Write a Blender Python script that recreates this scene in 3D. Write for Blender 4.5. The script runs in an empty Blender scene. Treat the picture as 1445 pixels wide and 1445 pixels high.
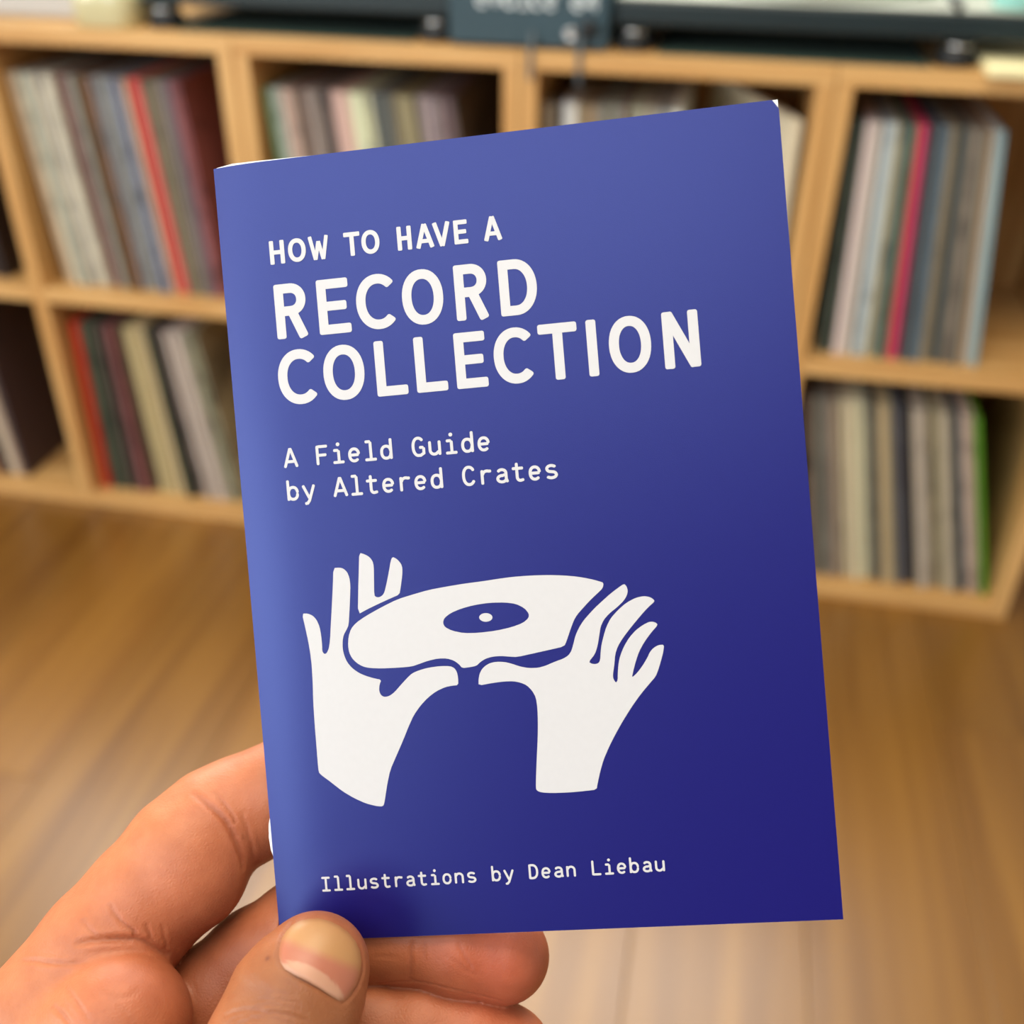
import bpy, math, random
import numpy as np
from mathutils import Vector, Matrix
from mathutils.geometry import tessellate_polygon

# ------------------------------------------------------------------ camera
FPX = 1482.49
CAM = Vector((0.6551303, -1.3981966, 1.0277612))
CR = Vector((0.98057218, 0.1957501, 0.0126533))
CU = Vector((-0.11792532, 0.53671852, 0.83548001))
CF = Vector((-0.15675404, 0.8207406, -0.54937514))
sc = bpy.context.scene
COL = sc.collection
cam_data = bpy.data.cameras.new('camera')
cam_data.sensor_width = 36.0
cam_data.lens = FPX / 1445 * 36.0
cam_data.clip_start = 0.01
cam_data.dof.use_dof = True
cam_data.dof.focus_distance = 0.196
cam_data.dof.aperture_fstop = 10.5
cam = bpy.data.objects.new('camera', cam_data)
COL.objects.link(cam)
cam.matrix_world = Matrix(((CR.x, CU.x, -CF.x, CAM.x), (CR.y, CU.y, -CF.y, CAM.y), (CR.z, CU.z, -CF.z, CAM.z), (0, 0, 0, 1)))
sc.camera = cam
sc.view_settings.view_transform = 'Standard'
sc.view_settings.look = 'None'
sc.view_settings.gamma = 1.0
sc.view_settings.use_curve_mapping = False
sc.view_settings.exposure = 0.64

# ------------------------------------------------------------------ light
world = bpy.data.worlds.new('world'); sc.world = world; world.use_nodes = True
bg = world.node_tree.nodes['Background']
bg.inputs[0].default_value = (0.85, 0.92, 1.0, 1); bg.inputs[1].default_value = 1.0
def area(name, loc, aim, sx, sy, power, col):
    l = bpy.data.lights.new(name, 'AREA'); l.shape = 'RECTANGLE'; l.size = sx; l.size_y = sy
    l.energy = power; l.color = col
    o = bpy.data.objects.new(name, l); COL.objects.link(o); o.location = loc
    o.rotation_euler = (Vector(aim) - Vector(loc)).to_track_quat('-Z', 'Y').to_euler()
    return o
area('window_light', (-0.85, -3.36, 1.55), (0.3, -1.2, 0.9), 1.7, 1.4, 23, (0.80, 0.91, 1.0))
area('side_fill_light', (-2.12, -2.25, 1.5), (0.5, -1.2, 0.9), 1.0, 1.2, 24, (1.0, 0.95, 0.86))  # unseen fill added at the left to model the hand
area('back_window_light', (0.0, 0.44, 1.74), (0.0, -1.0, 1.74), 2.3, 1.08, 40, (1.0, 0.97, 0.88))
area('sheen_fill_light', (-0.1, -2.5, 2.43), (-0.1, -2.5, 0), 2.4, 1.2, 20, (0.84, 0.92, 1.0))  # unseen fill added overhead for the sheen on the cover
area('ceiling_light', (0.6, -1.0, 2.42), (0.6, -1.0, 0), 0.8, 0.8, 12, (1.0, 0.86, 0.66))

# ------------------------------------------------------------------ helpers
def lin(c):
    out = []
    for v in c:
        v = v / 255.0
        out.append(v / 12.92 if v <= 0.04045 else ((v + 0.055) / 1.055) ** 2.4)
    return (out[0], out[1], out[2], 1.0)

def mat(name, rgb, rough=0.5, metal=0.0, spec=0.5, noise=0.0, nscale=20.0, bump=0.0, bscale=200.0, coat=0.0):
    m = bpy.data.materials.new(name); m.use_nodes = True
    nt = m.node_tree; b = nt.nodes['Principled BSDF']
    b.inputs['Roughness'].default_value = rough; b.inputs['Metallic'].default_value = metal
    b.inputs['Specular IOR Level'].default_value = spec
    b.inputs['Coat Weight'].default_value = coat
    c = lin(rgb)
    tc = nt.nodes.new('ShaderNodeTexCoord')
    n = nt.nodes.new('ShaderNodeTexNoise'); n.inputs['Scale'].default_value = nscale; n.inputs['Detail'].default_value = 4
    nt.links.new(tc.outputs['Object'], n.inputs['Vector'])
    r = nt.nodes.new('ShaderNodeValToRGB')
    a = 1 - noise; z = 1 + noise
    r.color_ramp.elements[0].position = 0.3; r.color_ramp.elements[1].position = 0.7
    r.color_ramp.elements[0].color = (c[0] * a, c[1] * a, c[2] * a, 1)
    r.color_ramp.elements[1].color = (min(1, c[0] * z), min(1, c[1] * z), min(1, c[2] * z), 1)
    nt.links.new(n.outputs['Fac'], r.inputs['Fac']); nt.links.new(r.outputs['Color'], b.inputs['Base Color'])
    if bump > 0:
        n2 = nt.nodes.new('ShaderNodeTexNoise'); n2.inputs['Scale'].default_value = bscale; n2.inputs['Detail'].default_value = 3
        bp = nt.nodes.new('ShaderNodeBump'); bp.inputs['Strength'].default_value = bump; bp.inputs['Distance'].default_value = 0.0002
        nt.links.new(tc.outputs['Object'], n2.inputs['Vector']); nt.links.new(n2.outputs['Fac'], bp.inputs['Height'])
        nt.links.new(bp.outputs['Normal'], b.inputs['Normal'])
    return m

def wood(name, dark, light, axis, rough=0.45, fine=60.0, spec=0.5, rnd=0.0):
    """grain stretched along the given object axis; rnd shifts the tone from piece to piece"""
    m = bpy.data.materials.new(name); m.use_nodes = True
    nt = m.node_tree; b = nt.nodes['Principled BSDF']
    b.inputs['Roughness'].default_value = rough; b.inputs['Specular IOR Level'].default_value = spec
    tc = nt.nodes.new('ShaderNodeTexCoord'); mp = nt.nodes.new('ShaderNodeMapping')
    s = [fine, fine, fine]; s[axis] = fine * 0.045
    mp.inputs['Scale'].default_value = s
    oi = nt.nodes.new('ShaderNodeObjectInfo')
    ml = nt.nodes.new('ShaderNodeMath'); ml.operation = 'MULTIPLY'; ml.inputs[1].default_value = 37.0
    cb = nt.nodes.new('ShaderNodeCombineXYZ')
    nt.links.new(oi.outputs['Random'], ml.inputs[0])
    for i in range(3): nt.links.new(ml.outputs[0], cb.inputs[i])
    nt.links.new(cb.outputs[0], mp.inputs['Location'])
    nt.links.new(tc.outputs['Object'], mp.inputs['Vector'])
    n = nt.nodes.new('ShaderNodeTexNoise'); n.inputs['Scale'].default_value = 1.0; n.inputs['Detail'].default_value = 5
    n.inputs['Distortion'].default_value = 0.6
    nt.links.new(mp.outputs[0], n.inputs['Vector'])
    r = nt.nodes.new('ShaderNodeValToRGB')
    r.color_ramp.elements[0].position = 0.3; r.color_ramp.elements[1].position = 0.68
    r.color_ramp.elements[0].color = lin(dark); r.color_ramp.elements[1].color = lin(light)
    nt.links.new(n.outputs['Fac'], r.inputs['Fac'])
    if rnd > 0:
        hv = nt.nodes.new('ShaderNodeHueSaturation')
        mr = nt.nodes.new('ShaderNodeMapRange'); mr.inputs[3].default_value = 1 - rnd; mr.inputs[4].default_value = 1 + rnd
        nt.links.new(oi.outputs['Random'], mr.inputs[0]); nt.links.new(mr.outputs[0], hv.inputs['Value'])
        nt.links.new(r.outputs['Color'], hv.inputs['Color']); nt.links.new(hv.outputs[0], b.inputs['Base Color'])
    else:
        nt.links.new(r.outputs['Color'], b.inputs['Base Color'])
    return m

def mesh_obj(name, verts, faces, m, parent=None, smooth=False, loc=(0, 0, 0)):
    me = bpy.data.meshes.new(name); me.from_pydata([tuple(v) for v in verts], [], faces); me.update()
    if m: me.materials.append(m)
    if smooth:
        me.polygons.foreach_set('use_smooth', [True] * len(me.polygons))
    o = bpy.data.objects.new(name, me); COL.objects.link(o); o.location = loc
    if parent: o.parent = parent
    return o

def empty(name, loc=(0, 0, 0), rz=0.0):
    o = bpy.data.objects.new(name, None); COL.objects.link(o); o.location = loc; o.rotation_euler = (0, 0, rz)
    o.empty_display_size = 0.02
    return o

def tag(o, label, cat, group=None):
    o['label'] = label; o['category'] = cat
    if group: o['group'] = group
    return o

def box_geo(x0, x1, y0, y1, z0, z1, bev=0.0):
    """box with its long edges chamfered by bev"""
    if bev <= 0:
        v = [(x0, y0, z0), (x1, y0, z0), (x1, y1, z0), (x0, y1, z0), (x0, y0, z1), (x1, y0, z1), (x1, y1, z1), (x0, y1, z1)]
        f = [(0, 3, 2, 1), (4, 5, 6, 7), (0, 1, 5, 4), (1, 2, 6, 5), (2, 3, 7, 6), (3, 0, 4, 7)]
        return v, f
    import bmesh
    bm = bmesh.new(); bmesh.ops.create_cube(bm, size=1.0)
    for q in bm.verts:
        q.co = Vector(((x0 + x1) / 2 + q.co.x * (x1 - x0), (y0 + y1) / 2 + q.co.y * (y1 - y0), (z0 + z1) / 2 + q.co.z * (z1 - z0)))
    bmesh.ops.bevel(bm, geom=bm.edges[:], offset=bev, segments=2, affect='EDGES', profile=0.5)
    v = [tuple(q.co) for q in bm.verts]; bm.verts.index_update(); f = [tuple(w.index for w in p.verts) for p in bm.faces]
    bm.free(); return v, f

def box(name, x0, x1, y0, y1, z0, z1, m, parent=None, bev=0.0, smooth=False):
    """world-space box whose origin sits at its own centre bottom (or in the parent's frame)"""
    cx, cy = (x0 + x1) / 2, (y0 + y1) / 2
    v, f = box_geo(x0 - cx, x1 - cx, y0 - cy, y1 - cy, 0, z1 - z0, bev)
    return mesh_obj(name, v, f, m, parent, smooth, (cx, cy, z0))

def lathe_geo(prof, n=32, axis='z'):
    v = []; f = []
    for r, h in prof:
        for i in range(n):
            a = 2 * math.pi * i / n
            v.append((r * math.cos(a), r * math.sin(a), h) if axis == 'z' else (r * math.cos(a), h, r * math.sin(a)))
    for k in range(len(prof) - 1):
        for i in range(n):
            j = (i + 1) % n
            f.append((k * n + i, k * n + j, (k + 1) * n + j, (k + 1) * n + i))
    f.append(tuple(range(n - 1, -1, -1))); f.append(tuple((len(prof) - 1) * n + i for i in range(n)))
    return v, f

def tube_geo(pts, r, n=10):
    v = []; f = []
    P = [Vector(p) for p in pts]
    for k, p in enumerate(P):
        t = (P[min(k + 1, len(P) - 1)] - P[max(k - 1, 0)]).normalized()
        a = t.orthogonal().normalized() if abs(t.z) > 0.99 else t.cross(Vector((0, 0, 1))).normalized()
        b = t.cross(a)
        for i in range(n):
            w = 2 * math.pi * i / n
            v.append(p + (a * math.cos(w) + b * math.sin(w)) * r)
    for k in range(len(P) - 1):
        for i in range(n):
            j = (i + 1) % n
            f.append((k * n + i, k * n + j, (k + 1) * n + j, (k + 1) * n + i))
    return v, f

def px_ray(x, y):
    return (x - 722.5) / FPX * CR - (y - 722.5) / FPX * CU + CF
def on_z(x, y, z):
    d = px_ray(x, y); return CAM + d * ((z - CAM.z) / d.z)
def on_y(x, y, Y):
    d = px_ray(x, y); return CAM + d * ((Y - CAM.y) / d.y)

# ------------------------------------------------------------------ room
M_OAK_Y = wood('oak_floor', (110, 70, 23), (140, 97, 38), 1, rough=0.33, fine=28, rnd=0.10, spec=0.8)
M_WALL = mat('wall_paint', (192, 188, 178), 0.8, noise=0.02, nscale=3, bump=0.1)
M_CEIL = mat('ceiling_paint', (214, 214, 210), 0.9, noise=0.01, nscale=3)
M_TRIM = mat('trim_paint', (235, 233, 228), 0.5, noise=0.01)
XL, XR, YB, YF, ZC = -2.2, 2.6, 0.42, -3.4, 2.45

floor = empty('floor'); floor['kind'] = 'structure'
PW = 0.19; random.seed(4)
x = 1.037 - PW * 18
row = 0
while x < XR:
    y = YB - [0.0, 0.72, 1.35, 0.38, 1.1][row % 5] - 0.3
    ys = [YB]
    while y > YF: ys.append(y); y -= 1.6
    ys.append(YF)
    for a, b in zip(ys[:-1], ys[1:]):
        x0, x1 = max(x, XL), min(x + PW, XR)
        if x1 - x0 < 0.01: continue
        box('floor_plank', x0 + 0.0004, x1 - 0.0004, b + 0.0004, a - 0.0004, -0.014, 0.0, M_OAK_Y, floor, bev=0.0009)
    x += PW; row += 1
sb = box('subfloor', XL, XR, YF, YB, -0.05, -0.014, mat('subfloor_dark', (70, 52, 36), 0.9), floor)

def struct(o): o['kind'] = 'structure'; return o
wb = empty('wall_back'); wb['kind'] = 'structure'
BX0, BX1, BZ0, BZ1 = -1.17, 1.17, 1.18, 2.3
for (a, b, c, d) in ((XL, BX0, -0.05, ZC), (BX1, XR, -0.05, ZC), (BX0, BX1, -0.05, BZ0), (BX0, BX1, BZ1, ZC)):
    box('wall_section', a, b, YB, YB + 0.1, c, d, M_WALL, wb)
w2 = empty('window_2', ((BX0 + BX1) / 2, YB + 0.07, BZ0)); w2['kind'] = 'structure'
hx = (BX1 - BX0) / 2; hz2 = BZ1 - BZ0
for (a, b, c, d) in ((-hx, -hx + 0.04, 0, hz2), (hx - 0.04, hx, 0, hz2), (-hx, hx, 0, 0.04), (-hx, hx, hz2 - 0.04, hz2), (-0.02, 0.02, 0.04, hz2 - 0.04)):
    box('window_frame', a, b, -0.02, 0.02, c, d, M_TRIM, w2, bev=0.004)
struct(box('wall_right', XR, XR + 0.1, YF, YB + 0.1, -0.05, ZC, M_WALL))
M_FRONTW = mat('darkened_wall', (66, 62, 64), 0.8, noise=0.03, nscale=3)  # unseen wall coloured dark so the lower cover reflects less light
WX0, WX1, WZ0, WZ1 = -1.75, 0.05, 0.82, 2.28
wf = empty('wall_front'); wf['kind'] = 'structure'
for (a, b, c, d) in ((XL - 0.1, WX0, -0.05, ZC), (WX1, XR + 0.1, -0.05, ZC), (WX0, WX1, -0.05, WZ0), (WX0, WX1, WZ1, ZC)):
    box('wall_section', a, b, YF - 0.1, YF, c, d, M_FRONTW, wf)
struct(box('ceiling', XL - 0.1, XR + 0.1, YF - 0.1, YB + 0.1, ZC, ZC + 0.1, M_CEIL))
SY0, SY1, SZ0, SZ1 = -2.8, -1.7, 0.85, 2.15
wl = empty('wall_left'); wl['kind'] = 'structure'
for (a, b, c, d) in ((YF, SY0, -0.05, ZC), (SY1, YB + 0.1, -0.05, ZC), (SY0, SY1, -0.05, SZ0), (SY0, SY1, SZ1, ZC)):
    box('wall_section', XL - 0.1, XL, a, b, c, d, M_WALL, wl)
w3 = empty('fill_light_frame', (XL - 0.05, (SY0 + SY1) / 2, SZ0)); w3['kind'] = 'structure'  # unseen framed opening added to go with the side fill
hs3 = (SY1 - SY0) / 2; hz3 = SZ1 - SZ0
for (a, b, c, d) in ((-hs3, -hs3 + 0.05, 0, hz3), (hs3 - 0.05, hs3, 0, hz3), (-hs3, hs3, 0, 0.05), (-hs3, hs3, hz3 - 0.05, hz3)):
    box('window_frame', -0.03, 0.03, a, b, c, d, M_TRIM, w3, bev=0.004)
wn = empty('window_1', ((WX0 + WX1) / 2, YF - 0.05, WZ0)); wn['kind'] = 'structure'
hy = (WX1 - WX0) / 2; hz = WZ1 - WZ0
for (a, b, c, d) in ((-hy, -hy + 0.05, 0, hz), (hy - 0.05, hy, 0, hz), (-hy, hy, 0, 0.05), (-hy, hy, hz - 0.05, hz), (-0.025, 0.025, 0.05, hz - 0.05)):
    box('window_frame', a, b, -0.03, 0.03, c, d, M_TRIM, wn, bev=0.004)
struct(box('baseboard_back', XL, XR, YB - 0.012, YB, 0.0, 0.07, M_TRIM, bev=0.002))

# ------------------------------------------------------------------ record shelf
W, T, H = 0.345, 0.0224329, 0.3594609
P = W + 2 * T
DEP = 0.375
M_SH_X = wood('bamboo_board_across', (188, 137, 76), (219, 176, 115), 0, rough=0.42, fine=70)
M_SH_Z = wood('bamboo_board_upright', (188, 137, 76), (219, 176, 115), 2, rough=0.42, fine=70)
Z0 = 0.0; ZB = T           # bottom board top is at T
ZM = T + H                 # underside of the middle board
ZT = ZM + T + H            # underside of the top board
ZTOP = ZT + T
def shelf_unit(x0, cols, label, backs=True):
    """x0 = outer left; cols openings wide, two high"""
    x1 = x0 + cols * W + (cols + 1) * T
    cx = (x0 + x1) / 2
    r = empty('record_shelf', (cx, DEP / 2, 0))
    tag(r, label, 'shelf', 'bamboo record shelves standing in one row')
    g = 0.0006
    def bx(n, a, b, c, d, m, y0=0.0, y1=DEP):
        v, f = box_geo(a - cx, b - cx, y0 - DEP / 2, y1 - DEP / 2, c, d, 0.0012)
        return mesh_obj(n, v, f, m, r)
    bx('top_board', x0 + g, x1 - g, ZT, ZTOP, M_SH_X)
    bx('bottom_board', x0 + g, x1 - g, 0, T, M_SH_X)
    bx('side_panel', x0 + g, x0 + T, T + 0.0001, ZT - 0.0001, M_SH_Z)
    bx('side_panel', x1 - T, x1 - g, T + 0.0001, ZT - 0.0001, M_SH_Z)
    for k in range(1, cols):
        xx = x0 + k * (W + T)
        bx('divider', xx, xx + T, T + 0.0001, ZT - 0.0001, M_SH_Z)
    for k in range(cols):
        a = x0 + T + k * (W + T)
        bx('middle_board', a + 0.0001, a + W - 0.0001, ZM, ZM + T, M_SH_X, y0=0.0005)
    bx('back_panel', x0 + T, x1 - T, T, ZT, M_SH_Z, y0=DEP - 0.008, y1=DEP - 0.001)
    return r
shelf_unit(-2 * W - 3 * T, 2, 'bamboo record shelf two openings wide at the left edge')
shelf_unit(0.0, 1, 'single-width bamboo record shelf behind the left half of the booklet')
shelf_unit(P, 1, 'single-width bamboo record shelf behind the right half of the booklet, with the cream sleeve')
shelf_unit(2 * P, 1, 'single-width bamboo record shelf at the right edge, holding the pink-spined record')

# ------------------------------------------------------------------ records
M_REC = bpy.data.materials.new('record_sleeve_card'); M_REC.use_nodes = True
def build_rec():
    nt = M_REC.node_tree; b = nt.nodes['Principled BSDF']; b.inputs['Roughness'].default_value = 0.5
    oi = nt.nodes.new('ShaderNodeObjectInfo'); tc = nt.nodes.new('ShaderNodeTexCoord')
    mp = nt.nodes.new('ShaderNodeMapping'); mp.inputs['Scale'].default_value = (1, 6, 11)
    ml = nt.nodes.new('ShaderNodeMath'); ml.operation = 'MULTIPLY'; ml.inputs[1].default_value = 91.0
    cb = nt.nodes.new('ShaderNodeCombineXYZ')
    nt.links.new(oi.outputs['Random'], ml.inputs[0]); nt.links.new(ml.outputs[0], cb.inputs[0])
    nt.links.new(cb.outputs[0], mp.inputs['Location']); nt.links.new(tc.outputs['Object'], mp.inputs['Vector'])
    n = nt.nodes.new('ShaderNodeTexNoise'); n.inputs['Scale'].default_value = 1.6; n.inputs['Detail'].default_value = 3
    nt.links.new(mp.outputs[0], n.inputs['Vector'])
    r = nt.nodes.new('ShaderNodeValToRGB'); r.color_ramp.interpolation = 'EASE'
    e = r.color_ramp.elements; e[0].position = 0.36; e[0].color = (0.32, 0.32, 0.34, 1); e[1].position = 0.5; e[1].color = (1, 1, 1, 1)
    nt.links.new(n.outputs['Fac'], r.inputs['Fac'])
    mx = nt.nodes.new('ShaderNodeMix'); mx.data_type = 'RGBA'; mx.blend_type = 'MULTIPLY'
    mx.inputs[0].default_value = 0.6
    nt.links.new(oi.outputs['Alpha'], mx.inputs[0])
    nt.links.new(oi.outputs['Color'], mx.inputs[6]); nt.links.new(r.outputs['Color'], mx.inputs[7])
    nt.links.new(mx.outputs[2], b.inputs['Base Color'])
build_rec()
RH = 0.315
rec_meshes = {}
def rec_mesh(t):
    k = round(t * 10000)
    if k not in rec_meshes:
        # a card sleeve: spine in front, slightly narrower mouth at the back, tiny chamfers
        c = min(0.0008, t * 0.2)
        v, f = box_geo(-t / 2, t / 2, 0, RH, 0, RH, c)
        me = bpy.data.meshes.new('record_sleeve'); me.from_pydata(v, [], f); me.update(); me.materials.append(M_REC)
        rec_meshes[k] = me
    return rec_meshes[k]

def cname(c):
    r, g, b = c[:3]; mx, mn = max(c[:3]), min(c[:3]); s = (mx - mn) / max(mx, 1)
    lt = 'dark ' if mx < 105 else ('pale ' if mx > 172 else 'mid ')
    if s < 0.17: return {'dark ': 'near-black', 'pale ': 'off-white', 'mid ': 'grey'}[lt]
    if r == mx and b > g: return lt + 'mauve'
    if r == mx and g < r * 0.66: return lt + 'russet'
    if r == mx: return {'dark ': 'dark brown', 'pale ': 'cream', 'mid ': 'tan'}[lt]
    if g == mx and b < g * 0.7: return lt + 'green'
    return lt + 'teal grey'
ORD = ['', 'first', 'second', 'third', 'fourth', 'fifth', 'sixth', 'seventh', 'eighth', 'ninth', 'tenth', 'eleventh', 'twelfth',
       'thirteenth', 'fourteenth', 'fifteenth', 'sixteenth', 'seventeenth', 'eighteenth', 'nineteenth', 'twentieth',
       '21st', '22nd', '23rd', '24th', '25th', '26th', '27th', '28th', '29th', '30th', '31st', '32nd', '33rd', '34th', '35th', '36th',
       '37th', '38th', '39th', '40th', '41st', '42nd', '43rd', '44th', '45th', '46th', '47th', '48th', '49th', '50th', '51st', '52nd', '53rd', '54th', '55th']
def rec_label(col, side, k, where, name):
    return f'{name or cname(col)} record, {ORD[k]} from {side} in {where}'

def fill(cube, top, bot, zfloor, strips, where, tmin=0.0058, jitter=24, special=None, ysp=0.03, side='left', dark=1.0):
    """top/bot: pixel ends of the row of spines along tops and along the shelf; strips: (fraction end, colour, name)"""
    rnd = random.Random(cube)
    t0, t1 = on_y(*top[0], ysp).x, on_y(*top[1], ysp).x
    b0, b1 = on_y(*bot[0], ysp).x, on_y(*bot[1], ysp).x
    f = 0.0; idx = []
    for fe, c, nm in strips:
        w = (fe - f) * (t1 - t0)
        n = max(1, int(round(w / tmin)))
        for i in range(n):
            idx.append((f + (fe - f) * i / n, f + (fe - f) * (i + 1) / n, c, nm if n == 1 else None, nm))
        f = fe
    total = len(idx)
    for k, (fa, fb, c, nm, snm) in enumerate(idx):
        xt0, xt1 = t0 + (t1 - t0) * fa, t0 + (t1 - t0) * fb
        xb0, xb1 = b0 + (b1 - b0) * fa, b0 + (b1 - b0) * fb
        th = math.atan(((xb0 + xb1) - (xt0 + xt1)) / 2 / RH)
        t = min(xt1 - xt0, xb1 - xb0) * math.cos(th) * 0.985
        o = bpy.data.objects.new('record', rec_mesh(t)); COL.objects.link(o)
        # pivot at the middle of the spine's foot; the lower of the two bottom corners rests on the board
        lift = abs(math.sin(th)) * t / 2
        o.location = ((xb0 + xb1) / 2, ysp + rnd.uniform(-0.006, 0.008), zfloor + lift + 0.0003)
        o.rotation_euler = (0, -th, 0)
        j = rnd.uniform(-jitter, jitter) if not snm else rnd.uniform(-5, 5)
        cc = [min(255, max(8, (q + j + rnd.uniform(-5, 5)) * dark)) for q in c]
        o.color = lin(cc)[:3] + ((0.75 if not snm else 0.12) * (1.0 if rnd.random() < 0.65 else 0.3),)
        kk = k + 1 if side == 'left' else total - k
        tag(o, rec_label(cc, side, kk, where, snm), 'record', 'records in the ' + where)
    print(cube, total)
    return total

def fr(vals, lo, hi):
    return [((v - lo) / (hi - lo), c, n) for v, c, n in vals]
NREC = 0
NREC += fill('c1u', ((7, 100), (250, 112)), ((94, 388), (318, 416)), ZM + T, fr([
    (70, (205, 188, 158), None), (110, (128, 142, 138), None), (180, (190, 182, 165), None), (230, (196, 192, 168), None),
    (270, (130, 84, 84), None), (330, (140, 134, 124), None), (385, (118, 80, 34), None), (430, (140, 142, 138), None),
    (480, (128, 130, 130), None), (510, (110, 118, 145), None), (540, (172, 170, 165), None), (553, (214, 170, 140), 'peach'),
    (605, (205, 70, 70), 'bright red'), (700, (142, 130, 112), None), (735, (118, 108, 120), None), (780, (140, 82, 86), None)], 20, 780),
    'top left cube')
NREC += fill('c1l', ((99, 468), (272, 480)), ((143, 684), (342, 713)), T, fr([
    (370, (205, 60, 32), 'orange-red'), (470, (80, 82, 68), None), (520, (76, 58, 52), None), (560, (112, 55, 60), None),
    (620, (92, 78, 56), None), (725, (206, 186, 142), 'wide cream'), (795, (62, 66, 52), None), (840, (126, 110, 104), None), (940, (205, 192, 178), 'off-white'),
    (990, (160, 158, 138), None)], 320, 990), 'lower cube with the orange-red spine')
NREC += fill('c0l', ((-100, 432), (-31, 440)), ((0, 661), (42, 671)), T, fr([
    (20, (120, 90, 76), None), (40, (92, 78, 66), None), (72, (212, 196, 170), 'white'), (100, (66, 52, 50), 'black-covered')], 0, 100), 'lower cube at the left edge', side='right')
NREC += fill('c0u', ((-130, 92), (-75, 95)), ((-40, 366), (8, 372)), ZM + T, fr([
    (60, (96, 84, 72), None), (100, (34, 26, 28), 'black-covered')], 0, 100), 'upper cube at the left edge', side='right')
NREC += fill('c2u', ((371, 118), (638, 133)), ((433, 430), (684, 454)), ZM + T, fr([
    (90, (98, 130, 86), 'green'), (140, (180, 188, 172), None), (190, (176, 148, 132), None), (240, (150, 134, 122), None), (300, (178, 164, 150), None),
    (350, (112, 106, 102), None), (440, (212, 178, 164), 'pale pink'), (540, (216, 216, 186), None), (620, (116, 124, 122), None), (720, (146, 136, 102), None),
    (742, (54, 54, 50), None), (850, (164, 150, 148), None), (900, (110, 92, 94), None)], 65, 900), 'upper cube left of the booklet top')
NREC += fill('c3u', ((767, 114), (968, 129)), ((770, 460), (952, 476)), ZM + T, fr([
    (60, (140, 124, 100), None), (75, (50, 48, 46), None), (130, (205, 206, 200), None), (200, (176, 150, 120), None), (290, (156, 152, 140), None),
    (320, (120, 100, 84), None), (410, (184, 178, 158), None), (470, (150, 150, 142), None), (510, (218, 216, 208), None)], 10, 510), 'upper cube behind the booklet top')
NREC += fill('c4u', ((1204, 160), (1424, 171)), ((1153, 492), (1381, 508)), ZM + T, fr([
    (420, (74, 78, 74), None), (505, (222, 208, 202), 'blush white'), (525, (66, 90, 86), None), (578, (184, 196, 196), None), (622, (170, 162, 134), None),
    (668, (78, 106, 110), None), (682, (150, 146, 90), 'olive'), (745, (218, 62, 108), 'hot pink'), (792, (76, 82, 84), None), (850, (112, 130, 136), None), (900, (172, 160, 130), None),
    (940, (50, 66, 68), None), (1040, (132, 126, 110), None), (1065, (168, 140, 100), None), (1105, (208, 210, 208), 'white'), (1130, (130, 158, 168), 'pale blue')], 345, 1130), 'upper right cube')
NREC += fill('c4l', ((1131, 566), (1381, 588)), ((1140, 800), (1392, 842)), T, fr([
    (200, (140, 124, 106), None), (225, (56, 46, 34), None), (300, (138, 132, 118), None), (360, (164, 150, 130), None), (490, (214, 204, 172), 'cream'), (550, (118, 112, 102), None),
    (620, (190, 172, 134), 'tan'), (680, (104, 110, 112), None), (720, (42, 46, 44), None), (800, (180, 170, 154), None), (870, (156, 146, 116), None), (910, (184, 172, 144), None),
    (965, (80, 84, 86), None), (1035, (194, 176, 156), None), (1065, (92, 150, 40), 'grass green')], 165, 1065), 'lower right cube')
print('records', NREC)
# cream sleeve standing askew beside the right panel of the third shelf
me = rec_mesh(0.012)
o = bpy.data.objects.new('record', me); COL.objects.link(o)
o.location = (2 * P - T - 0.014, 0.014, ZM + T + 0.0003); o.rotation_euler = (0, 0, math.radians(21))
o.color = lin((226, 216, 188))[:3] + (0.05,)
tag(o, 'cream record sleeve turned to show its cover, against the upright right of the booklet top', 'record')

# ------------------------------------------------------------------ hi-fi on top of the shelf
M_BLACK = mat('black_plinth', (19, 36, 40), 0.45, noise=0.05)
M_PANEL = mat('panel_plastic', (46, 70, 80), 0.5, noise=0.04)
M_RUB = mat('black_rubber', (14, 20, 24), 0.55)
M_CHROME = mat('chrome', (210, 214, 216), 0.12, metal=1.0)
M_PLAT = mat('brushed_aluminium', (176, 180, 168), 0.4, metal=0.3)
M_SLIP = mat('slipmat_felt', (150, 156, 144), 0.9, noise=0.05)
M_SHADE = mat('green_shade', (46, 70, 62), 0.95, noise=0.1, nscale=300)  # colour of the painted shade below the turntables
def foot(x, y, par, ox, oy):
    prof = [(0.022, 0.0), (0.0245, 0.002), (0.0245, 0.013), (0.019, 0.018), (0.019, 0.0312)]
    v, f = lathe_geo(prof, 28); fo = mesh_obj('foot', v, f, M_RUB, par, True, (x - ox, y - oy, 0.0))
    prof = [(0.0194, 0.0), (0.0204, 0.0008), (0.0204, 0.003), (0.0194, 0.0038)]
    v, f = lathe_geo(prof, 28); mesh_obj('chrome_ring', v, f, M_CHROME, fo, True, (0, 0, 0.021))
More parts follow.
